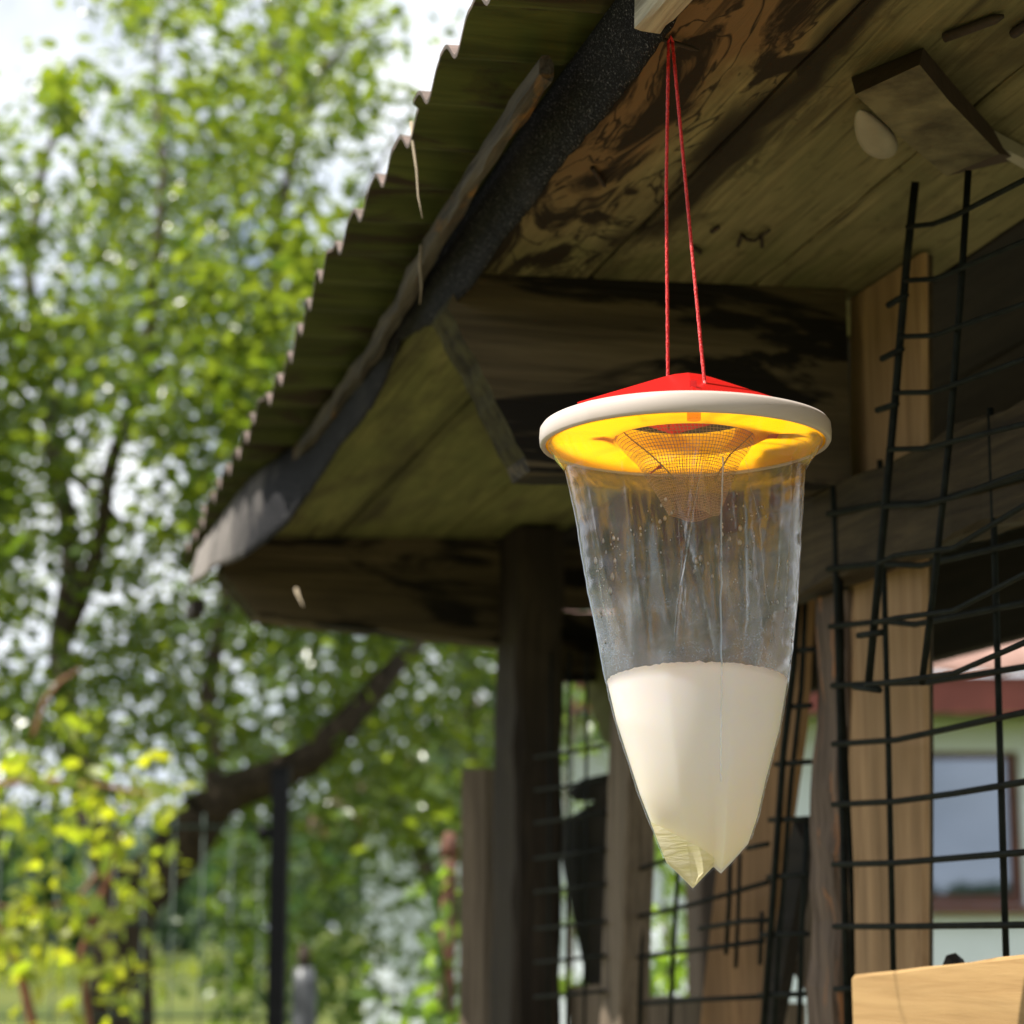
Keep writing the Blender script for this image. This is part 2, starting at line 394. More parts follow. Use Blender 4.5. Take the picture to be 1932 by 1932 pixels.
M['film_fold'] = film_material('folded_film', .22, .34)
M['film_edge'] = film_material('bag_weld', .35, .5)
def milk_material():
    m, t, out, nd = new_mat('cloudy_bait_liquid')
    co = nd('ShaderNodeTexCoord').outputs['Object']
    z = nd('ShaderNodeSeparateXYZ', {0: co}).outputs[2]
    c = ramp(nd, nd('ShaderNodeMapRange', {0: z, 1: -.27, 2: -.15}).outputs[0], [(0, (.89, .81, .59)), (.6, (.93, .835, .77)), (1, (.94, .84, .82))])
    b = nd('ShaderNodeBsdfPrincipled', {'Base Color': c, 'Roughness': .32, 'Subsurface Weight': 1.0,
          'Subsurface Radius': (1.0, .85, .5), 'Subsurface Scale': .012, 'Specular IOR Level': .35})
    t.links.new(b.outputs[0], out.inputs[0]); return m
M['milk'] = milk_material()
def residue_material():
    m, t, out, nd = new_mat('pale_residue')
    co = nd('ShaderNodeTexCoord').outputs['Object']
    n = nd('ShaderNodeTexNoise', {'Vector': nd('ShaderNodeMapping', {'Vector': co, 'Rotation': (0, .5, 0), 'Scale': (60, 60, 320)}).outputs[0], 'Scale': 1, 'Detail': 3, 'Distortion': .6}).outputs['Fac']
    bp = nd('ShaderNodeBump', {'Strength': .6, 'Distance': .002, 'Height': n}).outputs[0]
    d = nd('ShaderNodeBsdfPrincipled', {'Base Color': ramp(nd, n, [(.36, (.74, .71, .42)), (.52, (.95, .90, .74))]), 'Roughness': .2, 'Normal': bp})
    tl = nd('ShaderNodeBsdfTranslucent', {'Color': (.95, .90, .62, 1)})
    a = nd('ShaderNodeMixShader', {0: .55, 1: d.outputs[0], 2: tl.outputs[0]})
    tr = nd('ShaderNodeBsdfTransparent', {'Color': (.92, .92, .66, 1)})
    s = nd('ShaderNodeMixShader', {0: .90, 1: tr.outputs[0], 2: a.outputs[0]})
    t.links.new(s.outputs[0], out.inputs[0]); return m
M['residue'] = residue_material()
def water_material():
    m, t, out, nd = new_mat('water_drop')
    fr = nd('ShaderNodeLayerWeight', {'Blend': .45})
    tr = nd('ShaderNodeBsdfTransparent', {'Color': (.95, .95, .92, 1)})
    df = nd('ShaderNodeBsdfTranslucent', {'Color': (.9, .9, .86, 1)})
    gs = nd('ShaderNodeBsdfGlossy', {'Roughness': .06})
    a = nd('ShaderNodeMixShader', {0: .45, 1: tr.outputs[0], 2: df.outputs[0]})
    s = nd('ShaderNodeMixShader', {0: fr.outputs['Fresnel'], 1: a.outputs[0], 2: gs.outputs[0]})
    t.links.new(s.outputs[0], out.inputs[0]); return m
M['drop'] = water_material()

# ================================================================== GROUND
g = MB()
rings = [0, 3, 8, 16, 30, 60, 120, 260, 600, 1400]; ns_ = 48
vv = [(0, 0, 0)]; ff = []
for r in rings[1:]:
    for i in range(ns_):
        q = 2*math.pi*i/ns_
        vv.append((r*math.cos(q), r*math.sin(q), 0))
for i in range(ns_): ff.append((0, 1+i, 1+(i+1) % ns_))
for k in range(len(rings)-2):
    a = 1+k*ns_; b = a+ns_
    for i in range(ns_): ff.append((a+i, b+i, b+(i+1) % ns_, a+(i+1) % ns_))
def ground_material():
    m, t, out, nd = new_mat('meadow_grass')
    co = nd('ShaderNodeTexCoord').outputs['Object']
    n = nd('ShaderNodeTexNoise', {'Vector': co, 'Scale': .12, 'Detail': 6}).outputs['Fac']
    n2 = nd('ShaderNodeTexNoise', {'Vector': co, 'Scale': 40, 'Detail': 4}).outputs['Fac']
    c = ramp(nd, n, [(.35, (.055, .08, .016)), (.6, (.115, .13, .026))])
    c = mixc(nd, .5, c, ramp(nd, n2, [(.3, .45), (.7, 1)]), 'MULTIPLY')
    b = nd('ShaderNodeBsdfPrincipled', {'Base Color': c, 'Roughness': .9, 'Specular IOR Level': .1})
    t.links.new(b.outputs[0], out.inputs[0]); return m
tag(g.add(vv, ff).build('ground', ground_material()), kind='structure')

bnc = MB()  # unseen earth-brown sheet added to warm the light bounced up to the eave
bnc_rim = [(7.5*math.cos(2*math.pi*i/40)*(1+.12*math.sin(3*i)), 1+5.0*math.sin(2*math.pi*i/40)*(1+.1*math.cos(2.3*i)), .004) for i in range(40)]
tag(bnc.add([(0, 1, .004)] + bnc_rim, [(0, 1+i, 1+(i+1) % 40) for i in range(40)]).build('bounce_sheet', plain('warm_bounce_brown', (.17, .15, .10), .95, sc=6, col2=(.10, .09, .055))), kind='structure')
# ================================================================== SHED
shed = thing('wooden_shed', 'old open fronted wooden shed with corrugated overhanging roof and mouldy eave boards', 'shed',
             (S0.x, S0.y, 0), AZ)
def zz(p): return (p[0], p[1], p[2] + CAMZ)
X1, Y1, Z1 = Vector((1, 0, 0)), Vector((0, 1, 0)), Vector((0, 0, 1))
SB0, SB1 = -.85, 1.93
# eave boards
for i, (v0, v1) in enumerate([(-.012, .1015), (.1055, .256), (.2595, .415), (.419, .60), (.604, .80)]):
    mb = MB(); c = (v0+v1)/2
    a = zz((c, SB0, zs(c, SB0)+.009)); b = zz((c, SB1, zs(c, SB1)+.009))
    U = Vector((1, 0, .045)).normalized()
    mb.loft(a, b, U, Vector((-.045, 0, 1)).normalized(), v1-v0, .018, .0015, 60, .0018, i)
    mb.build('eave_board', M['soffit'] if i < 3 else M['inner'], shed)  # inner ceiling boards near black: shade of the shed put into the colour
# corrugated roof sheets, two lapped along the slope of the shed
EDGE = [(-.85, -.115), (.09, -.109), (.53, -.111), (.73, -.10), (.9, -.091), (1.19, -.084), (1.55, -.073), (1.80, -.066), (1.93, -.06)]
ES, EV = [e[0] for e in EDGE], [e[1] for e in EDGE]
PITCHW = .0828
def roof_z(v, s):
    ph = 2*math.pi*(s-.047)/PITCHW
    return zs(v, s) + .037 + .0095*(math.sin(ph) + .22*math.sin(2*ph+1.2))
def roof_sheet(s0, s1, va_fn, vb, lift):
    n = int((s1-s0)/PITCHW*14); vs_ = [0, .02, .06, .12, .25, .45, .7, 1.0]
    top, bot = [], []
    for i in range(n+1):
        s = s0 + (s1-s0)*i/n; va = va_fn(s); rt, rb = [], []
        for k in vs_:
            v = va + (vb-va)*k
            z = roof_z(v, s) + lift + .003*mnoise.noise(Vector((v*6, s*6, 1)))
            rb.append(zz((v, s, z))); rt.append(zz((v, s, z+.0032)))
        top.append(rt); bot.append(rb)
    mb = MB(); mb.grid(bot, 0); nb_ = len(mb.v); mb.grid(top, 1)
    m_ = len(vs_)
    for i in range(n):
        mb.f.append((i*m_, (i+1)*m_, nb_+(i+1)*m_, nb_+i*m_)); mb.m.append(2)
        a, b = i*m_+m_-1, (i+1)*m_+m_-1
        mb.f.append((a, b, nb_+b, nb_+a)); mb.m.append(1)
    for i in (0, n):
        for j in range(m_-1):
            mb.f.append((i*m_+j, i*m_+j+1, nb_+i*m_+j+1, nb_+i*m_+j)); mb.m.append(1)
    o = mb.build('roof_sheet', [M['sheet_under'], M['sheet_top'], M['sheet_rim']], shed)
    smooth_by_angle(o, 50)
rr = random.Random(4)
jag = [rr.uniform(-.004, .004) for _ in range(60)]
def edge_v(s): return float(np.interp(s, ES, EV)) + jag[int((s+1)/PITCHW)]
roof_sheet(-.85, .86, edge_v, .85, .004)
roof_sheet(.80, 1.93, edge_v, .85, 0)
# grey lath under the sheet
pts = [on_soffit(x, y, .012) for x, y in [(1030, 125), (800, 462), (640, 735), (480, 978)]]
a, b = Vector(pts[0]), Vector(pts[-1])
mb = MB(); mb.loft(zz((a[0], a[1], zs(a[0], a[1])+.0105)), zz((b[0], b[1], zs(b[0], b[1])+.0105)), X1, Z1, .012, .017, .003, 60, .004, 3,
                   bow=lambda t: (.006*math.sin(t*3.1) - .004*math.sin(t*9), 0, -.004*math.sin(t*7)*t))
tag(smooth_by_angle(mb.build('lath', M['greylath'], shed), 35), 'split weathered grey lath under the roof sheet edge')
# short plank end at the top
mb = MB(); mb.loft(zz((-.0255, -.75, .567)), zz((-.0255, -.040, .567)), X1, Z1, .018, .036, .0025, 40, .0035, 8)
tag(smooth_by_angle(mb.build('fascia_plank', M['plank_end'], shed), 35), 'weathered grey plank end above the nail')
# roofing felt strip
BOT = [(1330, -60), (1260, 62), (1196, 150), (1130, 232), (1085, 282), (1050, 322), (1000, 392), (950, 452), (890, 540), (831, 604), (785, 626), (754, 645), (738, 690), (723, 725),
       (700, 770), (672, 806), (640, 842), (622, 872), (590, 920), (568, 951), (540, 990), (509, 1017), (485, 1036), (463, 1050), (440, 1062), (413, 1068), (392, 1088), (366, 1104)]
fb = [on_v(x, y, float(np.interp(x, [455, 600], [-.058, -.0165]))) for x, y in BOT]      # the far end drapes over the beam end
dense = []
for i in range(len(fb)-1):
    a, b = Vector(fb[i]), Vector(fb[i+1]); n = max(2, int(abs(b[1]-a[1])/.006))
    for k in range(n): dense.append(a.lerp(b, k/n))
dense = [Vector((-.0165, SB0, zs(0, SB0)-.004))] + [p for p in dense] + [Vector(fb[-1])]
rows = []
for p in dense:
    s = p[1]; curl = max(0, (s-1.25)/.9)
    top = Vector((-.036+.024*max(0, min(1, (s-.2)/1.2)), s, zs(-.03, s)+.024)); r = []
    top[0] = min(top[0], p[0]+.004)
    wv = .0045*(.4+1.6*curl)*mnoise.noise(Vector((s*9, 0, 3))) + .004*curl*math.sin(s*34)
    for k in range(9):
        t = k/8
        q = top.lerp(p, t)
        q = q + Vector((wv*math.sin(t*3.0) - .003*math.sin(t*math.pi) - .012*curl*t*t, 0, (.0022*mnoise.noise(Vector((s*140, t*3, 0))) + .0030*max(0, mnoise.noise(Vector((s*46, 2, 7)))))*t))
        r.append(zz(q))
    rows.append(r)
felt = MB().grid(rows).build('roofing_felt', M['tar'], shed, smooth=True)
sm = felt.modifiers.new('thick', 'SOLIDIFY'); sm.thickness = .0018
tag(felt, 'gritty black roofing felt strip hanging along the eave edge')
# beams across the eave
def beam(s, th, px, top_r, bot_r, seed):
    (tl, ml, bl) = [on_s(x, y, s) for x, y in px]
    out = [(tl[0], zs(tl[0], s)-.0005), (.26, zs(.26, s)-.0005), (top_r, zs(top_r, s)-.0005), (top_r, bot_r), (.2, bot_r+.004), (bl[0], bl[2]), ((bl[0]+ml[0])/2-.004, (bl[2]+ml[2])/2), (ml[0], ml[2])]
    # front face finely cut so that its edges can wander
    n = 40; rows = []
    xs = [bl[0] + (top_r-bl[0])*i/n for i in range(n+1)]
    ptop = [(ml[0], ml[2])] + [(tl[0], zs(tl[0], s)-.0005)]
    poly = []
    for i in range(11):
        t = i/10; poly.append((tl[0]+(top_r-tl[0])*t, zs(tl[0]+(top_r-tl[0])*t, s)-.0005))
    for i in range(17):
        t = i/16; v = top_r+(bl[0]-top_r)*t
        poly.append((v, bot_r+(bl[2]-bot_r)*t + .004*mnoise.noise(Vector((v*25, seed, 0)))))
    for i in range(1, 13):
        t = i/12
        poly.append((bl[0]+(ml[0]-bl[0])*t + .004*mnoise.noise(Vector((t*9, seed, 4))), bl[2]+(ml[2]-bl[2])*t))
    mb = MB().prism([zz((v, s, z)) for v, z in poly], (0, th, 0))
    n_ = len(poly)
    for i in range(n_-12, n_): mb.m[2+i] = 1
    return mb.build('beam', [M['beam'], M['moss']], shed)
b1 = beam(.475, .055, [(872, 518), (846, 580), (1000, 886)], .345, .383, 1.3)
b2 = beam(1.6, .06, [(438, 1012), (420, 1082), (490, 1166)], .345, .385, 5.1)
# dark sticks where the felt ends
MB().loft(zz((-.045, 1.86, zs(0, 1.86)-.052)), zz((-.045, 1.93, zs(0, 1.9)-.052)), X1, Z1, .018, .02, .002, 2).build('peg', M['inner'], shed)
# rail, uprights, boards of the front wall
mb = MB(); mb.loft(zz((.343, -.75, .341)), zz((.343, 1.0, .341)), X1, Z1, .030, .086, .004, 40, .006, 5)
mb.build('rail', M['rail'], shed)
def upright(name, mat, v, th, L, R, label=None, top=None, jit=.002, seed=1, ch=.003, segs=24):
    # L, R: upper and lower sight points of the left and right edge of its front face, on the plane v
    (l0, l1), (r0, r1) = [[on_v(x, y, v) for x, y in e] for e in (L, R)]
    def sat(a, b, z): return a[1] + (b[1]-a[1])*(z-a[2])/(b[2]-a[2])
    zt_ = top if top is not None else (l0[2]+r0[2])/2
    f = lambda z: (sat(l0, l1, z)+sat(r0, r1, z))/2
    w_ = abs(sat(l0, l1, zt_)-sat(r0, r1, zt_)); zb_ = -1.45
    w2 = abs(l1[1]-r1[1]); w_ = (w_+w2)/2
    mb = MB(); mb.loft(zz((v+th/2, f(zb_), zb_)), zz((v+th/2, f(zt_), zt_)), Y1, X1, w_, th, ch, segs, jit, seed)
    o = mb.build(name, mat, shed)
    return tag(o, label) if label else o
upright('upright_board', M['pine_up'], .362, .007, [(1600, 550), (1600, 1500)], [(1742, 470), (1742, 1500)], 'wide pale pine board standing behind the mesh', top=zs(.4, .49)-.003, seed=6)
upright('batten', M['rail'], .370, .008, [(1700, 470), (1700, 1500)], [(1746, 470), (1746, 1500)], 'dark narrow batten on the edge of the pine board', top=zs(.4, .4)-.003, jit=.001, ch=.002)
upright('slab_post', M['bark'], .352, .026, [(1537, 1150), (1524, 1900)], [(1590, 1150), (1572, 1900)], 'rough reddish brown slab post with torn surface', top=.297, jit=.008, seed=7, ch=.005, segs=60)
upright('door_post', M['greywood'], .34, .036, [(1148, 1390), (1131, 1900)], [(1188, 1390), (1167, 1900)], 'square weathered post left of the bag', top=.385, seed=9)
upright('corner_post', M['post'], .335, .066, [(934, 1020), (925, 1900)], [(980, 1020), (967, 1900)], 'thick dark corner post carrying the far beam', top=zs(.38, 1.6)-.004, jit=.006, seed=10, ch=.008, segs=40)
# pine plank across the front, low
p0, p1 = on_v(1612, 1840, .277), on_v(1932, 1802, .277)
sl = (p1[2]-p0[2])/(p1[1]-p0[1])
mb = MB(); a = (.288, p0[1]+.004, p0[2]-.09); b = (.288, -.8, p0[2]-.09+sl*(-.8-p0[1]))
mb.loft(zz(a), zz(b), X1, Z1, .022, .18, .0025, 30, .0012, 11)
tag(mb.build('front_plank', M['pine'], shed), 'clean yellow pine plank screwed across the bottom of the mesh')
# back of the shed: upper boards (interior shade put into their colour), ceiling beyond, end
zb = on_v(1850, 1222, .82)[2]
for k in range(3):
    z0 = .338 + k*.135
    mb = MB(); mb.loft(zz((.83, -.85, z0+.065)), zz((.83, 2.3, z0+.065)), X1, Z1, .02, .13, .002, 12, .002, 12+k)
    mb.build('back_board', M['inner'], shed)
for s in (-.8, 2.2):
    mb = MB(); mb.loft(zz((.86, s, -1.45)), zz((.86, s, zs(.86, s)-.004)), X1, Y1, .035, .07, .003, 12, .002, 15)
    mb.build('back_post', M['post'], shed)
for k in range(2):
    mb = MB(); mb.loft(zz((.40, 1.68, .395+k*.104)), zz((.82, 1.68, .395+k*.104)), Y1, Z1, .025, .10, .003, 12, .003, 17+k)
    mb.build('end_board', M['beam'], shed)
# olive board slanting under the far end
q = [on_v(x, y, .5) for x, y in [(1075, 1215), (1180, 1205), (1180, 1420), (1138, 1400), (1092, 1270)]]
mb = MB().prism([zz(p) for p in q], (.018, 0, 0)); mb.build('gusset_board', M['soffit'], shed)
# brown board leaning inside
q = [on_v(x, y, .40) for x, y in [(1452, 1130), (1514, 1130), (1500, 1370), (1462, 1640), (1450, 1960), (1318, 1960), (1352, 1640)]]
mb = MB().prism([zz(p) for p in q], (.014, 0, 0)); leanb = mb.build('leaning_board', M['brown'])
tag(leanb, 'orange brown board leaning inside the shed behind the bag tip', 'board')
leanb.location = shed.location; leanb.rotation_euler = (0, 0, AZ)
def free(o, label, cat, group=None):
    o.location = shed.location; o.rotation_euler = (0, 0, AZ)
    return tag(o, label, cat, group)
# black slat and grey strip next to it
q = [on_v(x, y, .385) for x, y in [(1496, 1546), (1522, 1600), (1448, 1990), (1424, 1990)]]
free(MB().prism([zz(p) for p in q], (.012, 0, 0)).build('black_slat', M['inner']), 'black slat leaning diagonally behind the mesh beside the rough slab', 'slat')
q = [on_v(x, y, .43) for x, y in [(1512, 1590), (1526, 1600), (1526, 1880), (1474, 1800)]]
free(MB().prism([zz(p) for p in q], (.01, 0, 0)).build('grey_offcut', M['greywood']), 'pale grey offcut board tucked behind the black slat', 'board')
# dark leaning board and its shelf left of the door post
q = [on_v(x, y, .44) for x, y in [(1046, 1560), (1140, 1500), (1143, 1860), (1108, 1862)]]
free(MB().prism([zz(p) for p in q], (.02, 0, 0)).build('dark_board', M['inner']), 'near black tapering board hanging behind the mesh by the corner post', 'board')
q = [on_v(x, y, .44) for x, y in [(1072, 1494), (1096, 1470), (1150, 1458), (1150, 1500), (1085, 1512)]]
free(MB().prism([zz(p) for p in q], (.06, 0, 0)).build('small_shelf', M['inner']), 'small dark slanted shelf just above the near black tapering board', 'shelf')
q = [on_v(x, y, .42) for x, y in [(1070, 1862), (1150, 1856), (1150, 2000), (1076, 2000)]]
free(MB().prism([zz(p) for p in q], (.05, 0, 0)).build('wood_block', M['greywood']), 'stub of grey timber at the foot of the door post', 'timber')
q = [on_v(x, y, .46) for x, y in [(1210, 1880), (1440, 1895), (1440, 2000), (1210, 2000)]]
free(MB().prism([zz(p) for p in q], (.05, 0, 0)).build('sill_timber', M['greywood']), 'grey timber lying low behind the tilted mesh under the bag', 'timber')
# plank and rusty pole beyond the corner post
mb = MB(); p0 = on_s(905, 1452, 1.75)
mb.loft(zz((p0[0]-.012, 1.75, -1.45)), zz((p0[0], 1.75, p0[2])), (.8, .6, 0), (-.6, .8, 0), .026, .048, .003, 24, .003, 21)
free(mb.build('loose_plank', M['greywood']), 'tall weathered plank leaning against the thick corner post', 'plank')

# ------------------------------------------------------------------ wire mesh panels
RWIRE = .0026
def wire(parent, pts, r=RWIRE):
    return MB().tube([zz(p) for p in pts], r, 7).build('wire', M['wire'], parent, smooth=True)
def panel(label):
    o = thing('wire_mesh_panel', label, 'wire mesh', (S0.x, S0.y, 0), AZ, 'wire mesh panels on the shed front'); return o
pB = panel('black wire mesh panel with level bars behind the yellow pine plank')
VB = .325
def seg(pts, v): return [on_v(x, y, v) for x, y in pts]
for row in [[(1562, 970), (1600, 963), (1666, 950), (1748, 950), (1932, 899), (2080, 850)], [(1562, 1074), (1652, 1064), (1737, 1067), (1932, 1021), (2080, 985)],
            [(1566, 1182), (1666, 1172), (1725, 1178), (1932, 1137), (2080, 1105)], [(1570, 1294), (1640, 1290), (1750, 1287), (1932, 1258), (2080, 1230)],
            [(1572, 1404), (1690, 1396), (1932, 1344), (2080, 1310)], [(1572, 1518), (1690, 1512), (1800, 1497), (1932, 1475), (2080, 1450)],
            [(1572, 1631), (1690, 1628), (1932, 1608), (2080, 1597)], [(1574, 1748), (1700, 1748), (1932, 1745), (2080, 1744)], [(1576, 1866), (1612, 1865)]]:
    wire(pB, seg(row, VB))
wire(pB, seg([(1570, 850), (1577, 1000), (1584, 1300), (1592, 1600), (1600, 1960)], VB+.004), .0034)
wire(pB, seg([(1584, 900), (1590, 1300), (1606, 1640), (1611, 1960)], VB+.012), .0022)
wire(pB, seg([(1660, 868), (1668, 1100), (1676, 1400), (1686, 1850)], VB+.005))
wire(pB, seg([(1868, 770), (1874, 950), (1882, 1240), (1890, 1540), (1899, 1830)], VB+.005))
pA = panel('tilted black wire mesh piece with stub ends in front of the upper pine board')
VA = .272
wire(pA, seg([(1727, 343), (1712, 480), (1690, 740), (1665, 1010), (1638, 1298)], VA), .0032)
wire(pA, seg([(1827, 322), (1812, 560), (1790, 840), (1765, 1080), (1739, 1292)], VA))
for (a, b, c) in [((1712, 428), (1762, 422), (1932, 340)), ((1708, 529), (1765, 526), (1932, 455)), ((1698, 635), (1765, 633), (1932, 574)),
                  ((1688, 741), (1760, 740), (1932, 678)), ((1676, 848), (1752, 846), (1932, 800)), ((1668, 955), (1740, 952), (1932, 890)), ((1660, 1062), (1690, 1048), (1932, 954)),
                  ((1650, 1174), (1690, 1166), (1932, 1084)), ((1634, 1292), (1700, 1284), (1932, 1213))]:
    d = (2*c[0]-1760, c[1] - (c[0]-1760)*.42)
    wire(pA, seg([a, b, (1800, b[1]-14), c, (2080, c[1]-62)], VA-.005), .0021)
for (a, b) in [((1676, 576), (1710, 556)), ((1664, 677), (1702, 658)), ((1655, 774), (1692, 762)), ((1620, 1199), (1664, 1193)), ((1612, 1296), (1660, 1302))]:
    wire(pA, seg([a, b], VA-.004), .0026)
pC = panel('sagging black wire mesh hung crooked behind the tip of the bag')
VC = .36
for row in [[(1205, 1729), (1300, 1708), (1449, 1664)], [(1205, 1806), (1330, 1790), (1440, 1775)], [(1320, 1752), (1400, 1738), (1449, 1736)], [(1205, 1894), (1320, 1886), (1440, 1880)], [(1206, 1640), (1270, 1618)], [(1410, 1600), (1449, 1592)],
            [(1483, 1334), (1530, 1331)], [(1463, 1442), (1529, 1437)], [(1452, 1547), (1526, 1545)], [(1449, 1655), (1524, 1650)], [(1439, 1764), (1524, 1762)], [(1432, 1878), (1524, 1875)], [(1500, 1228), (1540, 1224)], [(1512, 1110), (1545, 1106)]]:
    wire(pC, seg(row, VC))
wire(pC, seg([(1508, 1080), (1498, 1250), (1478, 1420), (1458, 1700), (1437, 1990)], VC-.004), .0036)
wire(pC, seg([(1522, 1080), (1512, 1300), (1492, 1480), (1472, 1750), (1458, 1990)], VC+.004), .0026)
wire(pC, seg([(1524, 1540), (1515, 1700), (1506, 1990)], VC+.006), .0026)
wire(pC, seg([(1280, 1640), (1272, 1760), (1262, 1990)], VC+.004)); wire(pC, seg([(1215, 1560), (1206, 1990)], VC+.004))
wire(pC, seg([(1378, 1622), (1376, 1700), (1370, 1800)], VC+.005)); wire(pC, seg([(1396, 1610), (1393, 1720), (1388, 1826)], VC+.008), .0022); wire(pC, seg([(1438, 1720), (1434, 1820)], VC+.008), .0022)
pD = panel('dim wire mesh between the thick corner post and the square weathered post')
for k, y in enumerate([1415, 1478, 1540, 1608, 1672, 1742, 1806, 1872]):
    wire(pD, seg([(1010, y+14-(y-1415)*.01), (1075, y+4), (1140, y-8+(y-1415)*.012)], .335), .0022)
for x in (1040, 1075, 1108):
    wire(pD, seg([(x, 1230), (x-6, 1990)], .338), .0020)
# black bolt on the plank
p = on_v(1800, 1826, .296)
mb = MB().tube([zz((p[0], p[1]+.012, p[2]-.006)), zz((p[0], p[1], p[2]+.002)), zz((p[0], p[1]-.012, p[2]-.004))], [.006, .009, .005], 7)
free(mb.build('rubber_clip', M['inner']), 'small black clip sitting on top of the yellow pine plank', 'clip')

# ------------------------------------------------------------------ things under the eave
def nail(a, b, r, label, head=True):
    a, b = Vector(zz(a)), Vector(zz(b)); d = (b-a).normalized()
    mb = MB().tube([a, a.lerp(b, .85), b], [r, r, r*.4], 8)
    o = mb.build('nail', M['nail'], smooth=True)
    return free(o, label, 'nail', 'nails in the eave boards')
pa = on_soffit(1262, 72, -.001); pb = on_soffit(1331, 86, -.006)
nail((pa[0]-.012, pa[1], pa[2]), (pa[0]+.022, pa[1]+.004, pa[2]-.004), .0016, 'dark nail the red cord hangs from')
def lying(p, q, dz): return [on_soffit(p[0], p[1], -dz), on_soffit(q[0], q[1], -dz)]
a, b = lying((1782, 71), (1893, 30), .004); nail(a, b, .0035, 'long bent black nail lying along the boards above the plaster block')
a, b = lying((1912, 64), (1990, 10), .004); nail(a, b, .0034, 'black nail cut off by the upper right picture edge')
a, b = lying((1343, 437), (1357, 428), .003); nail(a, b, .002, 'tiny dark nail tip left of the bent staple')
a, b = lying((1306, 466), (1324, 478), .003); nail(a, b, .002, 'dark nail tip just right of the red cord')
a, b = lying((1118, 318), (1142, 352), .003); nail(a, b, .002, 'dark nail tip beside the ragged felt edge')
sp = [on_soffit(x, y, -.004) for x, y in [(1392, 464), (1400, 442), (1409, 452), (1424, 454), (1436, 444), (1438, 466)]]
sp2 = [on_soffit(x, y, -.004) for x, y in [(1424, 454), (1438, 444), (1452, 434)]]
mb = MB().tube([zz(p) for p in sp], .0016, 6).tube([zz(p) for p in sp2], .0014, 6)
free(mb.build('staple', M['nail'], smooth=True), 'bent black staple shaped like a letter M in the eave boards', 'staple')
# plaster block with pale cup
blk = thing('mount_block', 'stained tan block with pale oval cup fixed under the eave boards', 'block', (S0.x, S0.y, 0), AZ)
M['plaster'] = plain('stained_plaster', (.165, .145, .08), .85, sc=26, col2=(.05, .04, .02), bump=.6)
M['blockedge'] = plain('brown_block_edge', (.05, .028, .015), .85, sc=60, bump=.5)
M['shell'] = plain('pale_shell', (.30, .275, .21), .5, sc=50, noise_amt=.15)
top = [on_soffit(x, y, -.001) for x, y in [(1606, 146), (1742, 90), (1800, 160), (1925, 300), (1795, 330), (1700, 250)]]
low = [on_soffit(x, y, -.026) for x, y in [(1614, 178), (1735, 122), (1790, 190), (1885, 290), (1786, 332), (1690, 252)]]
n = 6
mb = MB().add([zz(p) for p in top] + [zz(p) for p in low], [tuple(range(n, 2*n))], 0)
for i in range(n): mb.f.append((i, (i+1) % n, n+(i+1) % n, n+i)); mb.m.append(1)
mb.build('block', [M['plaster'], M['blockedge']], blk)
c = on_soffit(1648, 252, -.02); mb = MB()
e1 = Vector((on_soffit(1676, 306, -.03)[0]-on_soffit(1625, 205, -.02)[0], on_soffit(1676, 306, -.03)[1]-on_soffit(1625, 205, -.02)[1], -.004))
L = e1.length/2; e1.normalize(); e2 = Vector((0, 0, 1)); e2 = (e2 - e1*e2.dot(e1)).normalized(); e3 = e1.cross(e2)
pts = []
for i in range(13):
    q = math.pi*i/12; row = []
    for j in range(20):
        r = 2*math.pi*j/20
        row.append(Vector(zz(c)) + e1*(math.cos(q)*L) + (e2*math.cos(r)*.55 + e3*math.sin(r))*math.sin(q)*(1+.35*math.cos(q))*.0125)
    pts.append(row + [row[0]])
mb.grid(pts); mb.build('cup', M['shell'], blk, smooth=True)
q = [on_soffit(x, y, -.012) for x, y in [(1872, 268), (1990, 330), (1990, 352), (1895, 298)]]
MB().prism([zz(p) for p in q], (0, 0, .01)).build('pale_tab', M['shell'], blk)
# straws
def straw(px, v, label, r=.0012):
    P = [on_v(x, y, v) for x, y in px]
    mb = MB().tube([zz(p) for p in P], [r*(1.5-1.1*i/(len(P)-1)) for i in range(len(P))], 6)
    free(mb.build('straw', M['straw'], smooth=True), label, 'straw', 'dry stalks hanging from the roof')
straw([(776, 230), (779, 270), (786, 320), (789, 370), (797, 412)], -.105, 'long dry stalk dangling from the corrugated roof edge', .0010)
straw([(795, 462), (792, 500), (795, 540), (792, 574)], -.055, 'short dry stalk dangling from the grey lath', .0010)
straw([(559, 1112), (564, 1126), (572, 1144)], -.02, 'pale sliver standing for a glint of light below the felt in front of the far beam', .0017)  # sliver added to stand for a glinting streak of light

# ================================================================== FLY TRAP
TC = Vector((.1077, 1.2966, CAMZ + .2946))
trap = thing('fly_trap', 'hanging fly trap bag with yellow lid and milky bait on a red cord', 'fly trap', TC)
def TP(px, py):                                # on the upright plane through the trap's axis, relative to the lid
    p = at_y(px, py, TC.y) - TC
    return p.x, p.z
# white ring
ring = MB().lathe([(.0868, .0004), (.0893, -.0006), (.0904, .0012), (.0907, .006), (.0903, .0106), (.0889, .0126), (.0868, .0122)], 160,
                  fn=lambda p, q, r: p + Vector((0, 0, .0004*math.sin(3*q+1))) + Vector((math.cos(q), math.sin(q), 0))*(.0009*math.exp(-((q-3.95)/.02)**2))).build('ring', M['white'], trap, smooth=True)
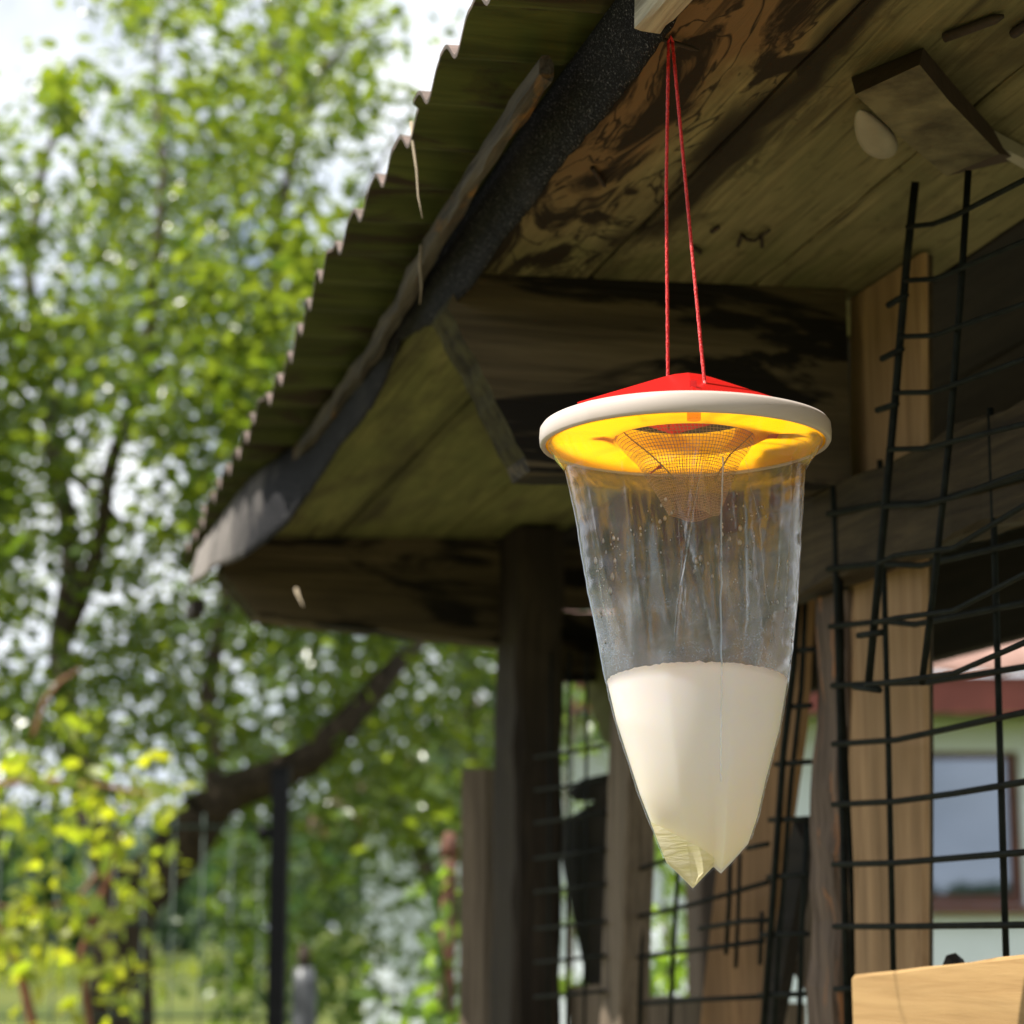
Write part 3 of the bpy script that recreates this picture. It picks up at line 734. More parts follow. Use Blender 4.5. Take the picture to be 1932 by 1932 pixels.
# yellow lid with collar
def lidf(p, q, r):
    if .049 < r < .083:
        k = min(1, (r-.049)/.006, (.083-r)/.006)
        a = math.sin(3*q + .6); b = math.sin(6*q+1.0)
        p.z += k*(.0034*max(0, min(1, (a-.1)*4)) - .0014*max(0, min(1, (b-.6)*8)))
    return p
prof_u = [(.0867, .0005), (.0850, .0005), (.083, .0028), (.079, .0046), (.075, .0048), (.070, .0050), (.064, .0052), (.058, .0052), (.054, .0052), (.051, .0050), (.0485, .0044), (.0452, .0036), (.0440, .0046), (.0434, .0065), (.0430, .0175)]
prof_t = [(.0446, .0176), (.0450, .0075), (.0490, .0064), (.054, .0070), (.064, .0070), (.075, .0066), (.0835, .0056), (.0866, .0050)]
lid = MB().lathe(prof_u+prof_t, 180, fn=lidf).build('lid', M['yellow'], trap); smooth_by_angle(lid, 35)
# small bosses on the underside of the lid
for q in (4.72,):
    mb = MB(); c = Vector((.0615*math.cos(q), .0615*math.sin(q), .003))
    if q in (1.57, 4.72): c = Vector((.0625*math.cos(q), .052*math.sin(q)*1.2, .0026))
    mb.tube([c+Vector((0, 0, -.0012)), c+Vector((0, 0, .0035))], .0042, 14).build('boss', M['yellow'], trap, smooth=False)
# red cap: low four cornered roof over the hole
ap = Vector((TP(1298.5, 711)[0], 0, .0490))
cl, cr_ = Vector((-.067, 0, .0278)), Vector((.067, 0, .0275)); cn, cf = Vector((.002, -.050, .020)), Vector((-.004, .0445, .0185))
def cap_pt(a, b, c, i, j, n): return a + (b-a)*(i/n) + (c-a)*(j/n)
def tri(mb, a, b, c, n=8):
    idx = {}; vv = []
    for i in range(n+1):
        for j in range(n+1-i):
            p = a + (b-a)*(i/n) + (c-a)*(j/n); d = min(1, (p-ap).length/.016)
            p = Vector((p.x, p.y, p.z - .0020*(1-d)**2)); idx[i, j] = len(vv); vv.append(p)
    ff = []
    for i in range(n):
        for j in range(n-i):
            ff.append((idx[i, j], idx[i+1, j], idx[i, j+1]))
            if i+j < n-1: ff.append((idx[i+1, j], idx[i+1, j+1], idx[i, j+1]))
    mb.add(vv, ff)
mb = MB()
for a, b in ((cl, cn), (cn, cr_), (cr_, cf), (cf, cl)): tri(mb, ap, a, b)
cap = mb.build('cap', M['red'], trap)
bm = bmesh.new(); bm.from_mesh(cap.data); bmesh.ops.remove_doubles(bm, verts=bm.verts, dist=1e-5); bmesh.ops.recalc_face_normals(bm, faces=bm.faces); bm.to_mesh(cap.data); bm.free()
sm = cap.modifiers.new('thick', 'SOLIDIFY'); sm.thickness = .0016; sm.offset = -1
for p, nm in ((Vector((-.055, 0, .0285)), 'cap_leg'), (Vector((.055, 0, .0285)), 'cap_leg')):
    s = 1 if p.x > 0 else -1
    MB().box((p.x-.003, -.006, .006), (p.x+.003, .006, p.z-.0005)).build(nm, M['red'], trap)
MB().box((ap.x-.0022, -.034, .020), (ap.x+.0022, -.0315, .0335)).build('cap_web', M['red'], trap)
MB().box((-.0035, .040, .0172), (.0005, .0428, .0195)).build('cap_leg', M['red'], trap)
# cords
St = Vector((pa[0], pa[1], pa[2]+CAMZ)); St = Vector(shed.location) + NV*St.x + DV*St.y + Vector((0, 0, St.z)) - TC + Vector((.001, 0, -.002))
def cord(P, r):
    n = 90; pts = []; rad = []
    for i in range(n+1):
        t = i/n*(len(P)-1); k = min(int(t), len(P)-2); p = Vector(P[k]).lerp(Vector(P[k+1]), t-k)
        pts.append(p); rad.append(r*(1+.10*math.sin(i*2.6)))
    return MB().tube(pts, rad, 10).build('cord', M['cord'], trap, smooth=True)
xl = TP(1263, 715); xr = TP(1325, 735)
cord([St+Vector((-.0012, 0, 0)), (TP(1258, 350)[0], .004, TP(1258, 350)[1]), (xl[0], .012, xl[1]), (xl[0], .014, .0135)], .00112)
cord([St+Vector((.0012, 0, 0)), (TP(1296, 400)[0], -.008, TP(1296, 400)[1]), (xr[0], -.018, xr[1]-.002), (xr[0]+.0005, -.019, .030)], .00112)
mb = MB().tube([St+Vector((-.0015, 0, -.001)), St+Vector((0, -.002, .0025)), St+Vector((.0015, 0, -.001))], .0011, 8); mb.build('cord_loop', M['cord'], trap, smooth=True)
kx = TP(1238, 880); mb = MB().tube([(kx[0]-.002, .026, kx[1]+.001), (kx[0]+.002, .025, kx[1]+.004), (kx[0]+.005, .024, kx[1]+.0055)], [.0006, .0008, .0014], 8)
mb.build('cord_end', M['cord'], trap, smooth=True)
# net funnel: real strands
def net_pt(q, t):                       # t 0 top .. 1 bottom
    r = float(np.interp(t, [0, .12, .3, .5, .75, 1], [.0432, .0395, .0315, .0265, .0205, .0150]))
    sq = 1 + .10*math.sin(2*q+.5)*t + .05*math.sin(5*q+1)*min(1, 3*t)
    return Vector((r*sq*math.cos(q) + .004*t, r*sq*math.sin(q) - .002*t, .0040 - .0485*t + .0012*math.sin(3*q)*t))
NQ, NT = 112, 27
mb = MB(); hw = .00016
for i in range(NQ):
    P = [net_pt(2*math.pi*(i + .6*math.sin(k*.25))/NQ, k/NT) for k in range(NT+1)]
    tq = [(net_pt(2*math.pi*(i+.5)/NQ, k/NT)-net_pt(2*math.pi*(i-.5)/NQ, k/NT)).normalized()*hw for k in range(NT+1)]
    mb.grid([[a-b, a+b] for a, b in zip(P, tq)])
for k in range(NT+1):
    hz = hw
    ringp = []
    for i in range(NQ+1):
        a = net_pt(2*math.pi*i/NQ, k/NT); d = (net_pt(2*math.pi*i/NQ, min(1, k/NT+.02)) - net_pt(2*math.pi*i/NQ, max(0, k/NT-.02))).normalized()*hz
        ringp.append([a-d, a+d])
    mb.grid(ringp)
tag(mb.build('net_funnel', M['net'], trap, fix=False), kind='stuff')
for q0, q1 in ((3.6, 4.25), (5.9, 5.35)):
    P = [net_pt(q0+(q1-q0)*t, t*.62) + Vector((math.cos(q0), math.sin(q0), 0))*.0004 for t in [i/14 for i in range(15)]]
    MB().tube(P, .00045, 6).build('net_seam', M['net'], trap, smooth=True)
# bag outline
LP = [(1067, 890), (1075, 925), (1084, 965), (1105, 1090), (1124, 1185), (1141, 1278), (1160, 1360), (1182.5, 1430), (1205, 1500), (1233, 1572), (1257, 1632)]
RP = [(1518, 886), (1516, 925), (1513, 970), (1505, 1130), (1489, 1278), (1472, 1379), (1448, 1468), (1432, 1540), (1413, 1596)]
BP = [(-1, 1632), (-.76, 1650), (-.37, 1681), (.115, 1641), (.20, 1644), (.32, 1652), (.6, 1630), (1, 1596)]
Lx, Lz = zip(*[TP(*p) for p in LP]); Rx, Rz = zip(*[TP(*p) for p in RP])
Bt = [b[0] for b in BP]; Bz = [TP(1300, b[1])[1] for b in BP]
Z0 = TP(1290, 888)[1]
def fi(x, xs, ys): return float(np.interp(x, xs, ys))
def left_x(z): return fi(-z, [-k for k in Lz], Lx)
def right_x(z): return fi(-z, [-k for k in Rz], Rx)
def zbot(t): return fi(t, Bt, Bz)
ZL = TP(1300, 1281)[1]
rf = random.Random(11)
folds = [(rf.uniform(-1.2, 1.2), rf.uniform(.04, .10), rf.uniform(-.25, .25), rf.uniform(.3, 1.0), rf.choice((-1, 1))) for _ in range(8)]
folds += [(-.12, .022, -.30, 2.2, 1), (.02, .03, .22, .9, -1), (.35, .04, .25, 1.5, 1), (.55, .04, .22, 1.2, -1), (-.55, .06, .03, 1.5, 1), (-.28, .05, .02, 1.0, -1), (.80, .05, -.02, 1.5, 1), (.88, .03, -.05, 1.2, -1), (-.82, .06, .1, 1.3, 1)]
def bag_pt(phi, r, side, inset=0.0):
    """phi -pi/2..pi/2 across, r 0 top .. 1 bottom, side -1 front / +1 back"""
    t = math.sin(phi)
    z = Z0 + r*(zbot(t) - Z0)
    zl = Z0 + r*(Bz[0]-Z0); zr = Z0 + r*(Bz[-1]-Z0)
    xl_, xr_ = left_x(zl)+inset, right_x(zr)-inset
    x = xl_ + (t+1)/2*(xr_-xl_)
    dp = .068*max(0.0, 1-r)**.55 * (1 - .18*min(1, r*2)) - inset
    if r > .985: dp = .0006 - inset*.3
    c = max(0.0, math.cos(phi))**.9
    # pleats above the liquid
    amp = max(0.0, min(1.0, (ZL + .012 - z)/-.03)) * min(1.0, .35 + r*3)
    if inset: amp = 0
    off = 0
    if amp > 0:
        for (u, wd, sl_, a, sg) in folds:
            d = (t*side*-1 - u - sl_*(r-.25)*2) / wd
            if abs(d) < 3: off += sg*a*(math.exp(-abs(d)*1.6))*.0048
        off += .0034*mnoise.noise(Vector((t*5, r*5, side*3))) + .0007*mnoise.noise(Vector((t*26, r*20, side*5)))
    y = side*c*max(.0004, dp + off*amp)
    ex = off*amp*t*.45*(.4 if abs(t) > .97 else 1)
    if not inset: x += .0006*mnoise.noise(Vector((side, r*30, t*4)))
    return Vector((x + ex, y, z))
NC, NR = 200, 150
def bag_sheet(side):
    rows = []
    # neck from the ring down to the top of the bag
    for k in range(9):
        u = k/9; row = []
        for i in range(NC+1):
            phi = -math.pi/2 + math.pi*i/NC
            a = Vector((.0864*math.sin(phi), side*.0864*math.cos(phi), .0016)); b = bag_pt(phi, 0, side)
            w_ = u**.8
            p = a.lerp(b, w_)
            cr = .0016*math.sin(u*math.pi)*(mnoise.noise(Vector((phi*9, u*3, side*2))) + .8*mnoise.noise(Vector((phi*23, u*4, side*7))))
            row.append(p + Vector((math.sin(phi)*cr, side*math.cos(phi)*cr, -.012*math.sin(u*math.pi)*0)))
        rows.append(row)
    for k in range(NR+1):
        r = k/NR
        rows.append([bag_pt(-math.pi/2 + math.pi*i/NC, r, side) for i in range(NC+1)])
    return rows
mb = MB().grid(bag_sheet(-1)).grid(bag_sheet(1))
bag = mb.build('bag', M['film'], trap, smooth=True, fix=False)
# liquid
def rmax(t):
    zd = fi(t, [-1, .12, .2, .32, .6, 1], [TP(1300, 1566)[1], TP(1300, 1634)[1], TP(1300, 1640)[1], TP(1300, 1648)[1], TP(1300, 1626)[1], TP(1300, 1592)[1]])
    return max(.2, min(.995, (zd-Z0)/(zbot(t)-Z0)))
def milk_pt(phi, u, side):
    t = math.sin(phi)
    lev = ZL - .0015 + .0075*(max(0, math.cos(phi))**1.2 if side < 0 else max(0, math.cos(phi))**1.2*.6) + .0011*mnoise.noise(Vector((t*14, side*2, 0))) + .0006*mnoise.noise(Vector((t*60, side*2, 4)))
    r0 = (lev - Z0)/(zbot(t)-Z0); r1 = rmax(t); r = r0 + (r1-r0)*u
    p = bag_pt(phi, r, side, .0009)
    p.y *= math.sqrt(max(0, 1-u**5))
    return p
mb = MB(); NM = 60; NCm = 96
for side in (-1, 1):
    mb.grid([[milk_pt(-math.pi/2 + math.pi*i/NCm, k/NM, side) for i in range(NCm+1)] for k in range(NM+1)])
mb.grid([[milk_pt(-math.pi/2 + math.pi*i/NCm, 0, -1) for i in range(NCm+1)], [milk_pt(-math.pi/2 + math.pi*i/NCm, 0, 1) for i in range(NCm+1)]])
liq = mb.build('bait_liquid', M['milk'], trap)
bm = bmesh.new(); bm.from_mesh(liq.data); bmesh.ops.remove_doubles(bm, verts=bm.verts, dist=2e-5); bmesh.ops.recalc_face_normals(bm, faces=bm.faces); bm.to_mesh(liq.data); bm.free()
smooth_by_angle(liq, 50)
# pale residue in the lower corner
mb = MB()
for side in (-1, 1):
    rows = []
    for k in range(21):
        row = []
        for i in range(61):
            t = -.995 + i/60*1.13; phi = math.asin(t)
            r1 = rmax(t) - .02; r = r1 + (.994-r1)*k/20
            p = bag_pt(phi, r, side, .0007); p.y *= .8; row.append(p)
        rows.append(row)
    mb.grid(rows)
mb.build('corner_residue', M['residue'], trap, smooth=True)
# welds: front seam and the two side edges
def front(x_px, y_px, out=.0004, side=-1):
    x, z = TP(x_px, y_px)
    zt = min(z, Z0)
    t = 0.0
    for _ in range(6):
        r = (zt-Z0)/(zbot(t)-Z0); r = max(0, min(.99, r))
        zl = Z0 + r*(Bz[0]-Z0); zr = Z0 + r*(Bz[-1]-Z0)
        a, b = left_x(zl), right_x(zr); t = max(-.985, min(.985, 2*(x-a)/(b-a)-1))
    return bag_pt(math.asin(t), r, side) + Vector((0, side*out, 0)), t, r
P = [front(1345 + 8*(k/40), 905 + 575*k/40)[0] for k in range(41)]
MB().tube(P, .00055, 6).build('seam', M['film_edge'], trap, smooth=True)
for L, rr0 in (([(1313, 905), (1299, 960), (1284, 1060), (1268, 1150), (1262, 1225)], .0010), ([(1266, 985), (1269, 1040), (1274, 1090)], .0005), ([(1388, 905), (1418, 1010), (1432, 1130), (1455, 1235)], .0006)):
    xs_, ys_ = [p[0] for p in L], [p[1] for p in L]; n_ = 40; rows = []
    for k in range(n_+1):
        y = ys_[0] + (ys_[-1]-ys_[0])*k/n_; w_ = rr0*3000*.5*math.sin(math.pi*(.03+.94*k/n_))**.7*(1+.3*mnoise.noise(Vector((k*.35, xs_[0], 0)))); xc_ = fi(y, ys_, xs_)
        a, m_, b = [front(xc_+e*w_, y, o_)[0] for e, o_ in ((-1, .0002), (0, .0012), (1, .0002))]
        rows.append([a, m_, b])
    MB().grid(rows).build('crease', M['film_fold'], trap, smooth=True, fix=False)
for sg in (-1, 1):
    P = [bag_pt(sg*math.pi/2, k/60, -1) for k in range(0, 60)]
    MB().tube(P, .00045, 6).build('edge_weld', M['film_edge'], trap, smooth=True)
# drops on the film
dl = [(778, 428, 12), (743, 468, 10), (770, 552, 14), (738, 580, 12), (820, 523, 11), (356, 675, 14), (415, 662, 14), (392, 700, 8), (374, 755, 11), (450, 675, 9), (418, 815, 14), (305, 800, 20), (418, 930, 22),
      (420, 1030, 20), (340, 1155, 13), (420, 1170, 11), (372, 1368, 13), (358, 1415, 9), (425, 1430, 8), (997, 858, 20), (1032, 835, 18), (985, 925, 12), (1083, 875, 10), (1114, 962, 11), (1028, 880, 6),
      (1327, 615, 18), (1320, 710, 18), (1247, 690, 13), (1195, 605, 10), (1195, 657, 12), (1185, 725, 11), (1185, 832, 13), (1365, 740, 10), (1390, 845, 15), (1392, 890, 9), (1140, 750, 10), (1455, 465, 8), (1475, 462, 9),
      (1500, 525, 8), (1340, 467, 8), (1287, 467, 8), (1297, 380, 7), (1600, 1110, 13), (1690, 1115, 9), (1655, 1165, 9), (1740, 1360, 13), (1755, 1270, 8), (1735, 1510, 11), (1690, 820, 16), (1605, 855, 8), (1720, 1240, 7), (605, 617, 10), (608, 660, 10), (570, 665, 8), (553, 634, 7)]
rd = random.Random(5)
for _ in range(130):
    k = rd.choice([(300, 480, 700, 1450), (1480, 1800, 900, 1550), (250, 460, 600, 1500), (1150, 1450, 450, 1000), (500, 900, 480, 1100)])
    dl.append((rd.uniform(k[0], k[1]), rd.uniform(k[2], k[3]), rd.uniform(2.5, 6)))
mb = MB()
for (cx, cy_, sz) in dl:
    x, y = 1044.9 + .2551*cx, 867.4 + .2551*cy_
    p, t, r = front(x, y, .0001)
    if p.z < ZL + .004: continue
    R = sz*.2551*3.3e-4*1.22; nrm = Vector((t*.8, -math.cos(math.asin(t)), 0)).normalized(); tx = Vector((0, 0, 1)).cross(nrm)
    k1 = rd.uniform(.65, .85); rows = []
    for i in range(8):
        q = math.pi*i/7; row = []
        for j in range(11):
            a = 2*math.pi*j/10
            zz_ = math.cos(q); rr_ = math.sin(q)*(1 - .25*zz_)
            row.append(p + Vector((0, 0, 1))*zz_*R*1.15 + (tx*math.cos(a)*k1 + nrm*math.sin(a)*.45)*R*rr_)
        rows.append(row)
    mb.grid(rows)
tag(mb.build('water_drops', M['drop'], trap, smooth=True), kind='stuff')

# ================================================================== PLANTS
def leaf_base(L=1.0, W=.55, fold=.18, droop=.22):
    xs = [0, .22, .5, .78, 1.0]; ws = [0.02, .42, .5, .34, 0.0]
    vv, ff = [], []
    for x, wd in zip(xs, ws):
        z = -droop*x*x
        vv += [(x*L, -wd*W, z*L + fold*wd*W), (x*L, 0, z*L), (x*L, wd*W, z*L + fold*wd*W)]
    for i in range(4):
        a = 3*i
        ff += [(a, a+1, a+4, a+3), (a+1, a+2, a+5, a+4)]
    return np.array(vv), ff
LV, LF = leaf_base()
def rot(r, up=.5):
    n = Vector((r.gauss(0, 1), r.gauss(0, 1), abs(r.gauss(0, 1)) + up)).normalized()
    if r.random() < .12: n.z *= -1
    d = Vector((r.gauss(0, 1), r.gauss(0, 1), r.gauss(-.35, .5))); d = (d - n*d.dot(n)).normalized()
    return Matrix((d, n.cross(d), n)).transposed()
def leaf_mesh(name, mat):
    me = bpy.data.meshes.new(name); me.from_pydata([tuple(v) for v in LV], [], LF); me.materials.append(mat)
    me.polygons.foreach_set('use_smooth', [True]*len(LF)); return me
def foliage(root, leaves, mat, nobj, cam_first=True):
    """leaves: list of (point, 3x3, size); the nobj that show largest become leaf objects, the rest one mesh"""
    o = Vector(root.location)
    def key(l):
        p = l[0]; y = p.y*math.cos(PITCH) + (p.z-CAMZ)*math.sin(PITCH)
        px = p.x/y*F; py = (-(p.y)*math.sin(PITCH) + (p.z-CAMZ)*math.cos(PITCH))/y*F
        vis = abs(px) < 985 and abs(py) < 985
        return (0 if vis else 1, -l[2]/y)
    leaves = sorted(leaves, key=key)
    me = leaf_mesh(root.name + '_leaf', mat)
    for p, m3, s in leaves[:nobj]:
        ob = bpy.data.objects.new('leaf', me); COL.objects.link(ob); ob.parent = root
        ob.matrix_basis = Matrix.Translation(p-o) @ (m3.to_4x4() @ Matrix.Scale(s, 4))
    rest = leaves[nobj:]
    if rest:
        n = len(rest); k = len(LV)
        A = np.array([np.array(m3)*s for _, m3, s in rest]); T = np.array([tuple(p-o) for p, _, _ in rest])
        V = np.einsum('nij,kj->nki', A, LV) + T[:, None, :]
        V = V.reshape(-1, 3)
        Fq = (np.array(LF)[None] + (np.arange(n)*k)[:, None, None]).reshape(-1, 4)
        me2 = bpy.data.meshes.new('foliage')
        me2.vertices.add(len(V)); me2.vertices.foreach_set('co', V.ravel())
        me2.loops.add(Fq.size); me2.loops.foreach_set('vertex_index', Fq.ravel())
        me2.polygons.add(len(Fq)); me2.polygons.foreach_set('loop_start', np.arange(len(Fq))*4)
        me2.polygons.foreach_set('use_smooth', np.ones(len(Fq), dtype=bool))
        me2.materials.append(mat); me2.update(calc_edges=True); me2.validate()
        ob = bpy.data.objects.new('foliage', me2); COL.objects.link(ob); ob.parent = root
        tag(ob, kind='stuff')
def limb(root, name, P, R, mat, wob=.02, n=7, seed=0):
    pts, rad = [], []
    for i in range(len(P)-1):
        a, b = Vector(P[i]), Vector(P[i+1]); k = 6
        for j in range(k):
            t = j/k; p = a.lerp(b, t); p = p + Vector((mnoise.noise(p*2.3+Vector((seed, 0, 0))), mnoise.noise(p*2.3+Vector((0, seed, 5))), mnoise.noise(p*2.3+Vector((3, 0, seed)))))*wob
            pts.append(p); rad.append(R[i]+(R[i+1]-R[i])*t)
    pts.append(Vector(P[-1])); rad.append(R[-1])
    o = Vector(root.location)
    return MB().tube([p-o for p in pts], rad, n).build(name, mat, root, smooth=True), pts
M['treebark'] = plain('apple_bark', (.075, .055, .038), .9, sc=25, col2=(.03, .022, .015), bump=.8)
M['darkbark'] = plain('dark_limb_bark', (.055, .042, .028), .9, sc=25, col2=(.02, .015, .011), bump=.8, spec=.15)
M['leaf_a'] = leafmat('apple_leaf', (.028, .058, .014), (.066, .105, .022), (.13, .22, .012), (.37, .46, .025), .45, .26)
M['leaf_b'] = leafmat('dark_leaf', (.035, .065, .02), (.06, .10, .03), (.14, .24, .02), (.26, .38, .03), .45)
M['leaf_v'] = leafmat('vine_leaf', (.12, .16, .025), (.17, .19, .03), (.40, .56, .02), (.66, .68, .03), .55)
M['leaf_s'] = leafmat('shrub_leaf', (.05, .10, .02), (.08, .14, .03), (.25, .42, .03), (.42, .60, .05), .5)
rt = random.Random(21)
# ---- apple tree
base = at_y(215, 1932, 6.6); base.z = 0
tree = thing('apple_tree', 'large leafy fruit tree with a leaning dark limb filling the left side', 'tree', base)
_, tp = limb(tree, 'trunk', [base+Vector((.05, 0, -.05)), at_y(232, 1900, 6.6), at_y(238, 1760, 6.6), at_y(262, 1690, 6.6), at_y(320, 1620, 6.6), at_y(388, 1530, 6.55)], [.115, .10, .092, .088, .084, .076], M['darkbark'], .03, 10)
limb(tree, 'branch', [at_y(386, 1533, 6.55), at_y(450, 1490, 6.55), at_y(530, 1462, 6.5), at_y(600, 1425, 6.5), at_y(652, 1370, 6.5), at_y(720, 1290, 6.6), at_y(790, 1215, 6.8)], [.066, .060, .055, .050, .044, .036, .022], M['darkbark'], .03, 9, 2)
limb(tree, 'branch', [at_y(235, 1780, 6.6), at_y(160, 1550, 6.8), at_y(120, 1200, 7), at_y(105, 870, 7), at_y(60, 500, 7.1), at_y(90, 200, 7.2)], [.06, .05, .04, .032, .022, .01], M['treebark'], .06, 8, 3)
limb(tree, 'branch', [at_y(392, 1535, 6.55), at_y(398, 1400, 6.6), at_y(402, 1250, 6.7), at_y(450, 900, 6.8), at_y(520, 560, 6.9), at_y(545, 250, 6.9), at_y(500, -60, 7)], [.03, .028, .026, .024, .02, .014, .006], M['treebark'], .05, 8, 4)
limb(tree, 'branch', [at_y(120, 1200, 7), at_y(200, 900, 6.7), at_y(290, 600, 6.6), at_y(330, 300, 6.6), at_y(300, 40, 6.7)], [.03, .025, .02, .014, .006], M['treebark'], .05, 8, 5)
limb(tree, 'branch', [at_y(450, 900, 6.8), at_y(540, 800, 6.7), at_y(600, 690, 6.6)], [.018, .012, .006], M['treebark'], .04, 6, 6)
limb(tree, 'branch', [at_y(520, 560, 6.9), at_y(600, 500, 6.8), at_y(660, 420, 6.8), at_y(780, 200, 6.8)], [.016, .012, .009, .004], M['treebark'], .04, 6, 7)
limb(tree, 'branch', [at_y(545, 250, 6.9), at_y(620, 120, 6.8), at_y(700, 40, 6.8), at_y(750, 20, 6.8)], [.012, .01, .006, .003], M['treebark'], .03, 6, 8)
limb(tree, 'branch', [at_y(105, 870, 7), at_y(180, 940, 6.9), at_y(260, 1010, 6.8)], [.02, .016, .008], M['treebark'], .03, 6, 9)
TOPX = [-200, 0, 70, 95, 150, 215, 245, 300, 480, 640, 700, 760, 800]; TOPY = [190, 250, 230, 110, 120, 170, -40, -90, -120, -60, 20, 330, 420]
GAPS = [(60, 560, 60, 40, .15), (20, 480, 40, 60, .2), (215, 905, 95, 55, .08), (260, 860, 80, 40, .3), (25, 1215, 55, 55, .05), (105, 1120, 50, 80, .25), (470, 1290, 65, 70, .15), (205, 120, 45, 45, .25), (325, 110, 40, 40, .3),
        (330, 1380, 60, 30, .4), (70, 320, 50, 50, .3), (640, 330, 40, 120, .45), (560, 1330, 40, 50, .4), (250, 1000, 70, 50, .4), (300, 150, 60, 40, .3), (450, 100, 30, 30, .4)]
def dens(px, py):
    if py < fi(px, TOPX, TOPY): return 0
    d = 1.0
    if px > 660: d *= max(.06, 1-(px-660)/90) if py < 700 else 1
    if py > 1400: d *= .8
    for (gx, gy, a, b, k) in GAPS:
        if ((px-gx)/(a*1.25))**2 + ((py-gy)/(b*1.25))**2 < 1: d = min(d, k)
    return d
leaves = []
n_cl = 0
LIMBX, LIMBY = [230, 262, 320, 388, 450, 530, 600, 652, 720, 790], [1760, 1690, 1620, 1530, 1490, 1462, 1425, 1370, 1290, 1215]
while n_cl < 760:
    px, py = rt.uniform(-260, 930), rt.uniform(-220, 1560)
    if py > 1380 and px < 330 and rt.random() < .55: continue
    if px > 480 and py > 1180 and rt.random() < .3: continue
    if rt.random() > dens(px, py): continue
    n_cl += 1
    y = rt.uniform(5.8, 8.4)
    if px > 230 and abs(py - fi(px, LIMBX, LIMBY)) < 85: y = rt.uniform(7.0, 8.6)
    c = at_y(px, py, y); rad = rt.uniform(.07, .20)*(.6 if dens(px+70, py) < .5 or dens(px-70, py) < .5 or dens(px, py-70) < .5 else 1)
    nb_ = Vector((rt.gauss(0, .5), rt.gauss(0, .5), 1)).normalized(); ax = Vector((rt.gauss(0, 1), rt.gauss(0, 1), rt.gauss(0, .6))).normalized()
    for _ in range(int(40*(rad/.13)**1.5)+9):
        q = rt.gauss(0, 1.0)
        p = c + ax*q*rad*1.1 + Vector((rt.gauss(0, 1), rt.gauss(0, 1), rt.gauss(0, .8)))*rad*.55
        n_ = (nb_ + Vector((rt.gauss(0, .45), rt.gauss(0, .45), rt.gauss(0, .3)))).normalized()
        d_ = Vector((rt.gauss(0, 1), rt.gauss(0, 1), rt.gauss(-.5, .5))); d_ = (d_ - n_*d_.dot(n_)).normalized()
        leaves.append((p, Matrix((d_, n_.cross(d_), n_)).transposed(), rt.uniform(.030, .066)))
for (px, py) in [(745, 22), (722, 70), (700, 30), (690, 8), (760, 160), (776, 185), (790, 200), (745, 205), (762, 232), (735, 195)]:
    for _ in range(2):
        leaves.append((at_y(px+rt.uniform(-8, 8), py+rt.uniform(-8, 8), 6.8), rot(rt, .2), rt.uniform(.045, .065)))
foliage(tree, leaves, M['leaf_a'], 300)
# ---- darker tree behind, right
base = at_y(885, 1932, 9.0); base.z = 0
t2 = thing('plum_tree', 'darker leafy tree beyond the shed between the black fence post and the corner post', 'tree', base)
limb(t2, 'trunk', [base+Vector((0, 0, -.05)), base+Vector((.05, 0, 1.2)), base+Vector((.0, 0, 2.2)), base+Vector((-.1, 0, 3.2))], [.09, .07, .05, .02], M['treebark'], .04, 8, 12)
limb(t2, 'branch', [base+Vector((.05, 0, 1.3)), base+Vector((-.35, .1, 2.0)), base+Vector((-.6, .1, 2.5))], [.04, .03, .01], M['treebark'], .04, 7, 13)
limb(t2, 'branch', [base+Vector((.03, 0, 1.7)), base+Vector((.35, .1, 2.3)), base+Vector((.5, .1, 2.7))], [.04, .025, .01], M['treebark'], .04, 7, 14)
leaves = []; n_cl = 0
while n_cl < 480:
    px, py = rt.uniform(420, 1000), rt.uniform(1120, 1900)
    d = 1.0
    for (gx, gy, a, b, k) in [(590, 1510, 60, 45, .15), (480, 1290, 60, 60, .1), (720, 1680, 70, 70, .25), (640, 1580, 40, 40, .2), (800, 1810, 88, 170, .06), (640, 1850, 60, 70, 1), (560, 1700, 60, 200, .5), (620, 1240, 30, 30, .3), (780, 1360, 40, 40, .4)]:
        if ((px-gx)/a)**2 + ((py-gy)/b)**2 < 1: d = min(d, k)
    if rt.random() > d: continue
    n_cl += 1
    c = at_y(px, py, rt.uniform(8.2, 9.8)); rad = rt.uniform(.08, .16)
    for _ in range(rt.randint(9, 15)):
        leaves.append((c + Vector((rt.gauss(0, 1), rt.gauss(0, 1.2), rt.gauss(0, .9)))*rad, rot(rt, .4), rt.uniform(.05, .08)))
foliage(t2, leaves, M['leaf_b'], 300)
# ---- vine on the fence, lower left
base = at_y(120, 1932, 5.1); base.z = 0
vine = thing('vine', 'yellow green climbing vine with reddish stems on the wire fence', 'vine', base)
M['stem'] = plain('red_stem', (.20, .075, .04), .7, sc=40)
def stem(root, pts, r, mat, y): return limb(root, 'stem', [at_y(a, b, y) for a, b in pts], [r]*(len(pts)-1)+[r*.4], mat, .02, 6, pts[0][0])
stem(vine, [(150, 2400), (175, 2000), (150, 1800), (210, 1650), (240, 1520)], .008, M['stem'], 5.12)
stem(vine, [(0, 1480), (90, 1470), (190, 1478), (300, 1498)], .006, M['stem'], 5.05)
stem(vine, [(60, 1400), (80, 1330), (110, 1290), (150, 1260)], .005, M['stem'], 5.05)
stem(vine, [(-40, 1700), (30, 1820), (60, 1940), (80, 2200)], .012, M['stem'], 5.15)
stem(vine, [(190, 1640), (130, 1700), (40, 1720), (-40, 1700)], .005, M['stem'], 5.08)
leaves = []
